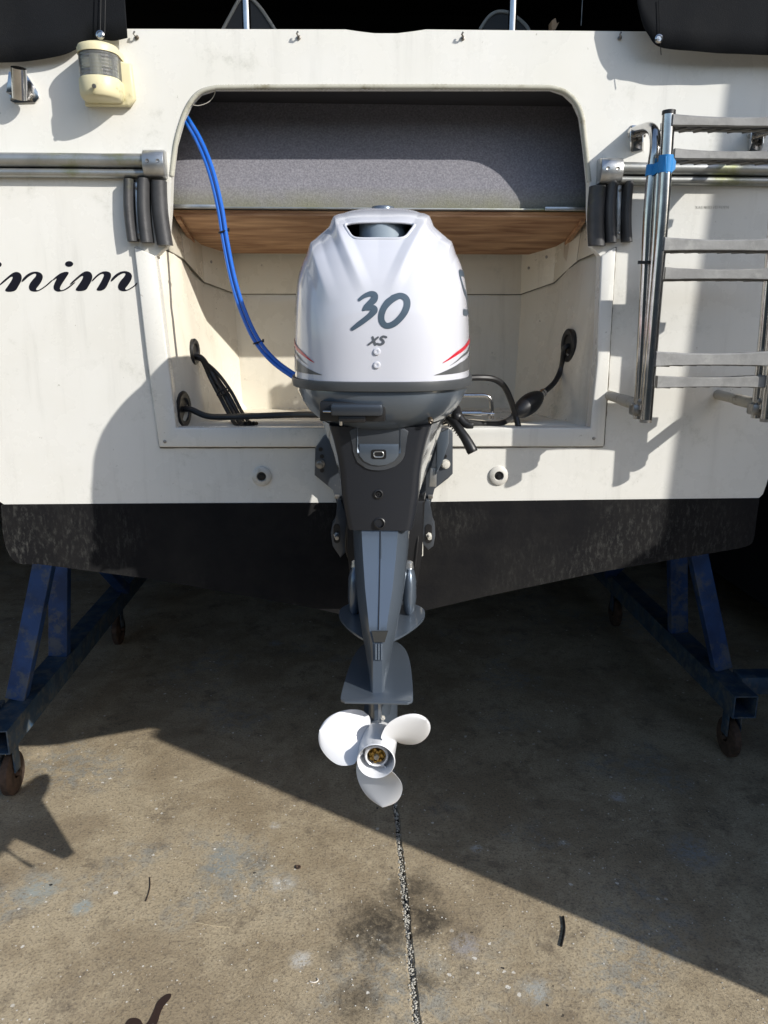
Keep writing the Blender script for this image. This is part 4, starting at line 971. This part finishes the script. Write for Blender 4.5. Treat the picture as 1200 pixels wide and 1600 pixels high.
# mid section covers
def msec(z, rw, mw, Lr, Lm, Lf, fw):
    # rear corners softened, sides widening forward
    pts = [(rw*.8, Lr), (rw*.94, Lr+.004), (rw, Lr+.014), (mw, Lm), (fw, Lf)]
    return [Vector((x, y, z)) for x, y in pts]+[Vector((-x, y, z)) for x, y in pts[::-1]]
def hwp(y, hwpx, L): return hwpx*(EP(640, y, L)-EP(600, y, L)).length/40
def zp(y, L): return EP(592, y, L).z
MID = []
for (y, hp, L) in ((667, 80, -.276), (690, 73, -.276), (715, 67, -.275), (740, 63, -.274), (775, 60, -.273), (800, 56, -.273), (829, 50, -.272)):
    MID.append((zp(y, L), hwp(y, hp, L), L))
g = MB(); g.loft([msec(z, h, h+.004, L, L+.05, L+.12, h-.004) for z, h, L in MID]); mid = g.build('mid_cover', DGREY, en, local=True, smooth=50)
# glossy side panels, coloured pale for the transom's reflection
for sg in (1, -1):
    g = MB(); RR_ = []
    for k, (z, h, L) in enumerate(MID[:-1]):
        t = k/5; wd = (.034, .034, .030, .024, .012, .002)[k] 
        RR_.append([Vector((sg*(h-.004), L+.045, z)), Vector((sg*(h+.001), L+.040, z)), Vector((sg*(h+wd*.55), L+.085, z)), Vector((sg*(h+wd), L+.15, z)), Vector((sg*(h+wd*.9), L+.22, z)), Vector((sg*(h-.01), L+.22, z))])
    g.loft(RR_); g.build('side_panel', SIDEG, en, local=True, smooth=50)
# recessed tray with maker's mark
g = MB(); tr = [(552, 669), (632, 669), (634, 690), (632, 712), (622, 726), (606, 733), (592, 735), (576, 733), (562, 726), (553, 712), (551, 690)]
g.prism([EP(x, y, -.2775) for x, y in catmull([Vector((a, b, 0)) for a, b in tr], 3, closed=True) for x, y in ((x, y),)] if False else [EP(v.x, v.y, -.2775) for v in catmull([Vector((a, b, 0)) for a, b in tr], 3, closed=True)], (0, .02, 0), bev=.002)
tray = g.build('tray_rim', mat('tray_rim_grey', (.05, .055, .062), .4, coat=.3), en, local=True)
g = MB(); R_ = []
for k in range(9):
    t = k/8; y = 669+(708-669)*t; L = -.2790+.016*(1-t)**2*0-.0035*0
    z = zp(y, -.279)
    R_.append([Vector((EP(592, y, -.28).x+sx_*hwp(y, 34, -.28), -.2795+(.016*(1-abs(sx_)**4) if t < .72 else .016*(1-abs(sx_)**4)*(1-(t-.72)/.28)**.7), z)) for sx_ in [-1+2*j/14 for j in range(15)]])
g.loft(R_, False, False, closed=False); g.build('tray', GREYM, en, local=True, smooth=60)
g = MB(); b0 = [(561, 694), (561, 712), (568, 721), (580, 727), (592, 728.5), (604, 727), (616, 721), (623, 712), (623, 694)]
g.prism([EP(x, y, -.281) for x, y in b0], (0, .012, 0), bev=.003); g.build('tray_apron', GREYM, en, local=True)
def rrect(cx_, cy_, hw, hh, r, L, n=6):
    out = []
    for (sx_, sy_, a0) in ((1, 1, 0), (-1, 1, 90), (-1, -1, 180), (1, -1, 270)):
        for k in range(n+1):
            a = radians(a0+90*k/n); out.append(EP(cx_+sx_*(hw-r)+r*cos(a), cy_+sy_*(hh-r)+r*sin(a), L))
    return out
g = MB(); g.prism(rrect(591.5, 710, 12, 7.6, 4, -.2815), (0, .006, 0)); mk = g.build('badge', BLACKP, en, local=True, smooth=0)
g = MB(); g.tube(rrect(591.5, 710, 7.6, 4.2, 3.8, -.2822), .0014, 8, closed=True); g.build('badge_ring', ALUC, mk, local=True)
# bolt and drain hole of the cover
c = EP(591.5, 772, -.274); g = MB(); g.lathe([(.0105, 0), (.0105, .002), (.008, .003), (.0065, .0015), (.0065, -.001)], c, (0, -1, 0), 20); g.lathe([(.005, .0005), (.005, .003), (.0022, .003), (.0020, .001), (0, .001)], c, (0, -1, 0), 6); g.build('cover_bolt', BLACKP, en, local=True)
c = EP(593, 817, -.268); g = MB(); g.lathe([(.0125, 0), (.0125, .008), (.0105, .009), (.0095, .004), (.0095, -.01), (0, -.01)], c, (.05, -1, .15), 22); g.build('exhaust_nozzle', BLACKP, en, local=True)

# driveshaft leg
def leg(z, rw, mw, Lr, Lf, lm=.06):
    pts = [(rw, Lr), (rw+.004, Lr+.006), (mw*.9, Lr+lm*.6), (mw, Lr+lm*1.3), (mw*.9, (Lr+Lf)/2+.03), (mw*.45, Lf-.02), (0, Lf)]
    return [Vector((x, y, z)) for x, y in pts]+[Vector((-x, y, z)) for x, y in pts[-2::-1]]
z0 = zp(830, -.272)
LEG = [leg(z0, .040, .066, -.268, .02), leg(1.31, .036, .063, -.283, .02), leg(1.25, .030, .058, -.312, .01), leg(zp(962, -.345), .022, .050, -.345, -.04), leg(zp(985, -.357), .0185, .044, -.357, -.05),
       leg(zp(1004, -.361), .0115, .040, -.361, -.055), leg(zp(1020, -.366), .0100, .034, -.366, -.06), leg(zp(1060, -.379), .0100, .024, -.379, -.06), leg(zp(1086, -.388), .0100, .017, -.388, -.07)]
g = MB(); g.loft(LEG); g.build('drive_leg', GREYM, en, local=True, smooth=50)
g = MB(); g.loft([[Vector((x+dx, L-dy, z)) for dx, dy in ((-.0012, -.002), (-.0012, .0012), (.0012, .0012), (.0012, -.002))] for z, L, x in ((z0-.001, -.268, .001), (1.31, -.283, .001), (1.25, -.312, .001), (zp(962, -.345), -.345, .001), (zp(984, -.357), -.3565, .001))]); g.build('seam_groove', BLACKP, en, local=True, smooth=0)
g = MB(); g.loft([[Vector((x+dx, L-dy, z)) for dx, dy in ((.0016, -.002), (.0016, .0018), (.0042, .0018), (.0042, -.002))] for z, L, x in ((z0-.001, -.268, .001), (1.31, -.283, .001), (1.25, -.312, .001), (zp(962, -.345), -.345, .001), (zp(984, -.357), -.3565, .001))]); g.build('seam_bead', GREYM, en, local=True, smooth=0)
g = MB(); g.prism([EP(580.5, 987, -.3625), EP(606, 987, -.3625), EP(601, 1003.5, -.3665), EP(584.5, 1003.5, -.3665)], (0, .006, 0)); g.build('exhaust_relief', mat('relief_dark', (.03, .03, .027), .6), en, local=True, smooth=0)
g = MB()
for dx in (-.0062, 0, .0062): g.cyl(EP(591.5, 1006, -.3635)+Vector((dx, 0, 0)), EP(591.5, 1031, -.372)+Vector((dx, 0, 0)), .0028, 8)
g.build('rib', GREYM, en, local=True)
# upper splash plate and anti-ventilation plate
zs = 1.128
half = [(.012, -.335), (.045, -.300), (.078, -.245), (.098, -.195), (.104, -.155), (.098, -.12), (.075, -.09), (.04, -.07)]
pl = catmull([Vector((x, y, zs)) for x, y in half], 6); pl = pl+[Vector((-p.x, p.y, p.z)) for p in pl[::-1]]
g = MB(); g.prism(pl, (0, 0, .005), bev=.0015); g.build('splash_plate', GREYM, en, local=True)
zv = 1.033
q = [EP(540, 1094, 0)]; 
hp_ = [(.074, -.420), (.077, -.412), (.077, -.38), (.074, -.30), (.068, -.22), (.058, -.16), (.04, -.12), (.015, -.10)]
pl = [Vector((.066, -.4275, zv))]+catmull([Vector((x, y, zv)) for x, y in hp_], 5); pl = pl+[Vector((-p.x, p.y, p.z)) for p in pl[::-1]]
g = MB(); g.prism(pl, (0, 0, .006), bev=.0018); g.build('anti_ventilation_plate', GREYM, en, local=True)
# lower unit: gearcase, strut, skeg
AX = zp(1190, -.45)
g = MB(); g.loft([leg(zv, .009, .026, -.36, -.09), leg(AX+.05, .008, .024, -.35, -.10), leg(AX+.02, .012, .030, -.345, -.11)]); g.build('lower_strut', GREYM, en, local=True)
g = MB(); g.lathe([(.0, .385), (.010, .378), (.022, .35), (.033, .29), (.039, .2), (.041, .1), (.041, .03), (.040, 0), (.036, -.001), (0, -.001)], (0, -.352, AX), (0, 1, 0), 28); g.build('gearcase', GREYM, en, local=True)
g = MB(); g.prism([(-.004, -.345, AX-.03), (-.004, -.30, AX-.205), (-.004, -.25, AX-.22), (-.004, -.10, AX-.03)], (.008, 0, 0), bev=.002); g.build('skeg', GREYM, en, local=True)
g = MB(); g.prism([EP(591, 1100, -.375), EP(596, 1100, -.375), EP(596, 1130, -.372), EP(591, 1130, -.372)], (0, .01, 0), bev=.001); g.build('trim_fin', ALUC, en, local=True)
c = EP(598, 1121, -.368); g = MB(); g.lathe([(.0055, 0), (.0055, .005), (.0035, .007), (0, .007)], c, (0, -1, 0), 6); g.build('anode_bolt', ZINC, en, local=True)
# side mount covers
for sg in (1, -1):
    g = MB(); RR_ = []
    for z, wx, ly in ((1.245, .006, .018), (1.235, .012, .026), (1.215, .016, .034), (1.17, .017, .036), (1.14, .014, .032), (1.128, .006, .020)):
        RR_.append([Vector((sg*.060+wx*cos(a)*1.0+sg*.006, -.145+ly*sin(a), z)) for a in [2*pi*k/20 for k in range(20)]])
    g.loft(RR_); g.build('mount_cover', GREYM, en, local=True, smooth=50)
    g = MB(); g.lathe([(.012, 0), (.010, .014), (.005, .018), (0, .018)], (sg*.064, -.14, 1.243), (0, 0, 1), 14); g.build('mount_cap', ALUC, en, local=True)

# propeller
hub = (0, -.352, AX)
ph = empty('propeller', (0, 0, 0)); ph.parent = en; FR[ph.name] = FR[en.name]
g = MB(); N0 = -.096
g.lathe([(.030, .002), (.0405, .001), (.0425, -.004), (.0425, -.016), (.0400, -.060), (.0395, -.088), (.0410, -.096), (.0395, -.0985), (.0375, -.095), (.0365, -.06), (.036, -.03), (.0, -.03)], hub, (0, 1, 0), 48); g.build('hub', WPROP, ph, local=True, smooth=40)
g = MB(); g.lathe([(.0, -.034), (.0205, -.034), (.0205, -.078), (.0225, -.080), (.0250, -.078), (.0255, -.074), (.0255, -.034)], hub, (0, 1, 0), 36); g.build('inner_hub', WPROP, ph, local=True, smooth=40)
g = MB(); g.lathe([(.0, -.0782), (.0085, -.0782), (.009, -.074), (.0165, -.074), (.0165, -.066), (.0195, -.066), (.0195, -.060)], hub, (0, 1, 0), 6)
g.lathe([(.0195, -.068), (.0203, -.068), (.0203, -.050)], hub, (0, 1, 0), 24)
for k in range(6):
    a = 2*pi*k/6+.3; g.box((hub[0]+.012*cos(a), hub[1]-.078, hub[2]+.012*sin(a)), (.0045, .007, .0065), Matrix.Rotation(-a, 4, 'Y'))
g.build('castle_nut', BRASS, ph, local=True)
g = MB(); g.lathe([(0, -.085), (.005, -.085), (.006, -.08), (.006, -.07)], hub, (0, 1, 0), 14); g.build('shaft_end', OSTEEL, ph, local=True)
def blade(ac):
    g = MB(); nr, nc = 22, 20; top_, bot_ = [], []
    for i in range(nr+1):
        t = i/nr; r = .030+.098*sin(t*pi/2)**1.0 if False else .030+(.134-.030)*(1-(1-t)**1.35)
        s_ = (r-.030)/(.134-.030)
        half_ = (.025+.034*sin(min(1, s_*1.5)*pi/2))*(max(0, 1-max(0, (s_-.40)/.60)**2.1))**.5
        half_ = max(half_, .0012)
        A, B = [], []
        for j in range(nc+1):
            u = -1+2*j/nc; arc = u*half_-.010*s_*s_
            th = arc/max(r, .05); thick = .0032*(1-s_*.6)*(1-abs(u)**3)+.0008
            a = ac-th
            pitch = .155/(2*pi)*2.0
            y = hub[1]-.042+ (th*pitch*1.0) - .018*s_ + .006*(u*u)*s_
            n_ = thick
            A.append(g.bm.verts.new((r*cos(a), y-n_, AX+r*sin(a)))); B.append(g.bm.verts.new((r*cos(a), y+n_, AX+r*sin(a))))
        top_.append(A); bot_.append(B)
    for i in range(nr):
        for j in range(nc):
            g.bm.faces.new((top_[i][j], top_[i+1][j], top_[i+1][j+1], top_[i][j+1])); g.bm.faces.new((bot_[i][j], bot_[i][j+1], bot_[i+1][j+1], bot_[i+1][j]))
        for j, a, b in ((0, 0, 0), (nc, 0, 0)): g.bm.faces.new((top_[i][j], bot_[i][j], bot_[i+1][j], top_[i+1][j]) if j == 0 else (top_[i][j], top_[i+1][j], bot_[i+1][j], bot_[i][j]))
    for j in range(nc): g.bm.faces.new((top_[nr][j], top_[nr][j+1], bot_[nr][j+1], bot_[nr][j]))
    return g.build('blade', WPROP, ph, local=True, smooth=50)
for ac in (153, 33, 271): blade(radians(ac))

# clamp brackets, arms, swivel and tilt hardware (bolted to the transom)
BRK = mat('bracket_paint', (.07, .08, .095), .4, metal=.4, coat=.3, dirt=(.25, .25, .24), dscale=30, dlo=.62, dhi=.72)
bl = [(506, 680), (493, 699), (492, 740), (500, 746), (522, 762), (526, 782), (528, 800), (545, 800), (550, 690), (530, 672)]
br = [(706, 672), (706, 738), (698, 746), (676, 760), (672, 782), (668, 800), (652, 800), (655, 690), (680, 668), (698, 668)]
for poly, holes_, bolt in ((bl, ((501, 702), (503, 713), (503, 735)), (500, 725)), (br, ((695, 713), (695, 702)), (696, 725))):
    g = MB(); g.prism([P(x, y, -.010) for x, y in poly], (0, -.022, 0), bev=.003); cb_ = g.build('clamp_bracket', BRK, en)
    for h in holes_:
        g = MB(); g.lathe([(.0055, 0), (.0055, .001), (0, .001)], P(*h, -.0325), (0, -1, 0), 14); g.build('bolt_hole', BLACKP, cb_)
    g = MB(); c = P(*bolt, -.032); g.lathe([(.0125, 0), (.0125, .003), (.0095, .003), (.0095, .009), (.007, .010), (0, .010)], c, (0, -1, 0), 6 if False else 18); g.build('mounting_bolt', ZINC if poly is br else OSTEEL, cb_)
for sg, arm, eye, bc in ((-1, [(527, 778), (533, 778), (543, 808), (546, 836), (540, 860), (532, 868), (520, 850), (517, 830), (520, 814), (527, 805)], (526, 834), ALUC), (1, [(664, 778), (670, 778), (672, 802), (678, 812), (679, 834), (676, 850), (668, 856), (658, 845), (653, 820), (656, 800)], (670, 834), ZINC)):
    g = MB(); g.prism([P(x, y, -.035) for x, y in arm], (0, -.022, 0), bev=.0035); am = g.build('tilt_arm', BRK, en)
    g = MB(); a_, b_ = P(eye[0], eye[1]-10, -.060), P(eye[0], eye[1]+10, -.060)
    g.prism([Vector((a_.x+sg*0+.0085*cos(q_), -.0575, (a_.z if sin(q_) > 0 else b_.z)+.0085*sin(q_))) for q_ in [2*pi*k/20 for k in range(20)]], (0, -.002, 0)); g.build('slot', BLACKP, am)
    g = MB(); c = P(eye[0], eye[1]+2, -.060); g.cyl(c, c+Vector((.001, -.018, -.004)), .0062, 10, .0055); g.lathe([(.008, 0), (.008, .005), (.0035, .006)], c, (0, -1, 0), 6); g.build('slot_bolt', bc, am)
    g = MB(); c = P(523 if sg < 0 else 676, 776, -.04); g.cyl(c, c+Vector((sg*-.012, 0, 0)), .006, 6); g.build('side_bolt', OSTEEL, am)
g = MB(); a, b = P(655, 842, -.07), P(655, 868, -.07); g.tube([a, a.lerp(b, .4), a.lerp(b, .6), b], .0095, 14, fn=lambda t: .0085+.0018*(t > .3)); g.build('anode', ZINC, en)
g = MB(); g.prism([P(539, 770, -.03), P(659, 770, -.03), P(655, 850, -.03), P(648, 898, -.03), P(548, 898, -.03), P(543, 850, -.03)], (0, -.09, 0), bev=.006); g.build('swivel_bracket', BLACKP, en)
g = MB(); g.tube(catmull([P(545, 800, -.11), P(541, 850, -.10), P(546, 872, -.09), P(556, 880, -.09)], 6), .004, 8); g.build('wiring', BLACKP, en); g = MB(); g.tube(catmull([P(664, 770, -.08), P(655, 822, -.11), P(652, 850, -.12), P(648, 885, -.12)], 6), .0035, 8); g.build('wiring', BLACKP, en)
g = MB(); g.prism([P(672, 730, -.05), P(682, 730, -.05), P(681, 759, -.05), P(670, 759, -.05)], (0, -.012, 0), bev=.001); g.build('lock_tab', ALUC, en)
g = MB(); g.prism([P(700, 668, -.05), P(682, 676, -.05), P(680, 740, -.05), P(690, 720, -.05), P(700, 690, -.05)], (0, -.02, 0), bev=.003); g.build('swivel_cheek', GREYM, en)
# shift lever at starboard
lv = [P(700, 655, -.14), P(712, 664, -.17), P(724, 680, -.19), P(733, 695, -.20), P(739, 707, -.205)]
g = MB(); cc = catmull(lv, 8); g.tube(cc, .01, 16, fn=lambda t: .0085+.0055*t-.004*max(0, t-.9)*10*.5); lever = g.build('shift_lever', BLACKP, en, smooth=60)
g = MB(); g.tube(catmull([P(712, 640, -.13), P(716, 650, -.15), P(724, 660, -.16), P(732, 665, -.165)], 6), .012, 14, fn=lambda t: .013-.004*t); g.ico(P(714, 652, -.15), .016, 2); g.box(P(733, 665, -.165), (.02, .016, .014), bev=.003); g.build('lever_pivot', BLACKP, lever)
g = MB()
for k in range(9):
    c = P(697+k*3.0, 655+k*3.2, -.125); g.lathe([(.0072, -.0016), (.0082, 0), (.0072, .0016)], c, P(724, 684, -.13)-P(697, 655, -.12), 12)
g.build('bellows', BLACKP, lever)
g = MB(); g.tube(catmull([P(660, 700, -.10), P(668, 680, -.12), P(680, 668, -.13), P(700, 660, -.13)], 6), .0022, 8); g.build('lever_cable', BLACKP, lever)

# ------------------------------------------------------------------ wheeled trestles
def trestle(side, lab):
    zb_, zt_ = .225, .325
    xr_ = P(12, 1150, .66).x
    def X(x): return x if side < 0 else .13-x
    def quad(a, b, w_, d_, m, nm, par, upd=(1, 0, 0)):
        a, b = Vector(a), Vector(b); t = (b-a).normalized(); u = Vector(upd); u = (u-t*u.dot(t)).normalized(); v = t.cross(u)
        g = MB(); g.loft([[p+u*w_/2*s1+v*d_/2*s2 for s1, s2 in ((1, 1), (-1, 1), (-1, -1), (1, -1))] for p in (a, b)]); return g.build(nm, m, par, smooth=0, bev=.004)
    y0 = .66 if side < 0 else .80
    tr = empty('boat_trestle', (X(xr_-.05), y0+1.2, 0), label=lab, cat='trestle', group='blue steel boat trestles')
    # hollow beam
    xc = X(xr_-.05); g = MB(); t_ = .006; h = .05
    o_ = [(-h, zb_), (h, zb_), (h, zt_), (-h, zt_)]; i_ = [(-h+t_, zb_+t_), (h-t_, zb_+t_), (h-t_, zt_-t_), (-h+t_, zt_-t_)]
    def ringb(pts, y): return [Vector((xc+x, y, z)) for x, z in pts]
    g.loft([ringb(i_, y0+.3), ringb(i_, y0), ringb(o_, y0), ringb(o_, y0+3.4)]); g.build('beam', TGREY, tr, smooth=0, bev=.0015)
    g = MB(); g.box((xc-.13*(1 if side < 0 else -1), y0+.18, .30), (.16, .09, .08), bev=.004); g.build('cross_beam', TGREY, tr)
    # legs
    ya = y0+.26; sd = 1 if side < 0 else -1
    quad((xc-sd*.02, ya, zt_+.0), (xc+sd*.185, ya+.12, 1.14), .078, .05, BLUEP, 'raking_leg', tr)
    quad((xc-sd*.0, ya+.42, zt_), (xc+sd*.085, ya+.42, 1.15), .085, .05, BLUEP, 'upright', tr)
    quad((xc+sd*.05, ya+1.3, zt_), (xc+sd*.03, ya+.45, 1.0), .06, .05, BLUEP, 'brace', tr)
    quad((xc+sd*.02, ya+2.6, zt_), (xc+sd*.10, ya+2.2, 1.15), .07, .05, BLUEP, 'upright', tr)
    g = MB(); g.box((xc+sd*.16, ya+.3, 1.17), (.16, .5, .05), Matrix.Rotation(-sd*.16, 4, 'Y'), bev=.006); g.build('hull_pad', RUST, tr)
    for yw in (y0+.10, y0+1.55, y0+3.2):
        g = MB(); 
        for s_ in (-1, 1): g.box((xc+s_*.028, yw-.01, .165), (.006, .05, .12), bev=.001)
        g.box((xc, yw-.01, .222), (.08, .08, .006)); f = g.build('castor_fork', TGREY, tr)
        g = MB(); g.lathe([(.02, -.018), (.075, -.018), (.085, -.012), (.085, .012), (.075, .018), (.02, .018)], (xc, yw, .085), (1, 0, 0), 28); g.cyl((xc-.034, yw, .085), (xc+.034, yw, .085), .012, 12); g.build('wheel', RUST, f)
trestle(-1, 'blue steel boat trestle on castors at the left, its open beam end in the sun')
trestle(1, 'blue steel boat trestle on castors at the right, deep in shadow')

# ------------------------------------------------------------------ unseen boat shape to starboard, added and shaped to cast the shadow edges
nb = empty('shadow_caster_boat', (3.4, 1.5, 0), label='unseen dark boat shape added at the right to cast the shadow edges', cat='boat')
yb5 = -1.2; k_ = 1.33*1.2
xlow, xhigh = .655+k_, .555+k_
g = MB(); g.loft([[Vector(v) for v in ((xlow+.02, y, .25), (xlow, y, .9), (xhigh, y, 2.17), (xhigh+.02, y, 2.20), (4.7, y, 2.20), (4.6, y, .25))] for y in (yb5, yb5+1, 7)]); g.build('hull', mat('navy_hull', (.012, .014, .020), .4), nb, smooth=0)
g = MB(); g.loft([[Vector(v) for v in ((.775+k_, y, 2.2), (.865+k_, y, 3.9), (4.5, y, 3.9), (4.6, y, 2.2))] for y in (yb5, 5)]); g.build('cabin', mat('dark_cabin', (.05, .05, .055), .5), nb, smooth=0)

# ------------------------------------------------------------------ unseen building shape behind the viewer, added to cut low sky light
ob = empty('sky_blocker_building', (0, -12, 0), label='long dark building shape added out of view to block the low sky', cat='building')
g = MB(); g.box((2, -13.5, 2.0), (34, 5, 4.0)); g.build('wall', mat('blocker_wall', (.07, .075, .075), .7), ob, smooth=0)
g = MB(); g.prism([(-15.4, -10.8, 4.0), (19.4, -10.8, 4.0), (19.4, -13.5, 4.5), (-15.4, -13.5, 4.5)], (0, 0, .1)); g.build('roof', mat('blocker_roof', (.10, .10, .10), .6), ob, smooth=0)

# ------------------------------------------------------------------ litter on the floor
def twig(pts, r, m, lab, cat):
    g = MB(); pp = catmull([PZ(x, y, r) for x, y in pts], 6); g.tube(pp, r, 8); tag(g.build(cat.replace(' ', '_'), m, loc=pp[0]), lab, cat)
twig([(880, 1432), (882, 1452), (877, 1478)], .0035, BLACKP, 'short black strap lying on the concrete at the shadow edge', 'strap')
twig([(234, 1371), (234, 1388), (228, 1408)], .0016, mat('twig_brown', (.05, .03, .02), .8), 'thin dark twig on the sunlit floor at the left', 'twig')
twig([(305, 1441), (330, 1446), (358, 1449)], .0012, mat('straw', (.5, .42, .28), .8), 'pale straw lying below the dark twig', 'straw')
DMARK = mat('dark_mark', (.045, .030, .025), .35)  # dark brown colour for two flat marks on the floor
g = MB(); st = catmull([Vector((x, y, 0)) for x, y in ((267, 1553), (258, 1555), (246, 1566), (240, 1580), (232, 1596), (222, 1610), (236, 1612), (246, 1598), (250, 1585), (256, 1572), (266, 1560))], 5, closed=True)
g.prism([PZ(p.x, p.y, .0006) for p in st], (0, 0, .0008)); tag(g.build('floor_mark', DMARK, loc=PZ(250, 1580), smooth=0), 'curved dark streak at the bottom edge of the floor', 'stain')
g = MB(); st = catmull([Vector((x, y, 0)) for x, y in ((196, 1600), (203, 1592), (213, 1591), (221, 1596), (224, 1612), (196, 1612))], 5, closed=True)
g.prism([PZ(p.x, p.y, .0006) for p in st], (0, 0, .0008)); tag(g.build('floor_mark', DMARK, loc=PZ(210, 1600), smooth=0), 'small round dark blot beside the curved streak', 'stain')
g = MB(); c = PZ(466, 1355, .002); g.lathe([(.005, 0), (.009, .0), (.009, .004), (.005, .004), (.005, 0)], c-Vector((0, 0, .001)), (0, 0, 1), 16); tag(g.build('washer', RUST, loc=c), 'rusty washer lying near the middle of the floor', 'washer')
g = MB(); pp = [PZ(490+7*cos(a), 1531+4*sin(a), .0015) for a in [k*.35-.6 for k in range(10)]]; g.tube(pp, .0018, 6); tag(g.build('shell_chip', mat('pale_chip', (.7, .65, .58), .7), loc=pp[0]), 'curled pale chip on the floor left of the joint', 'chip')
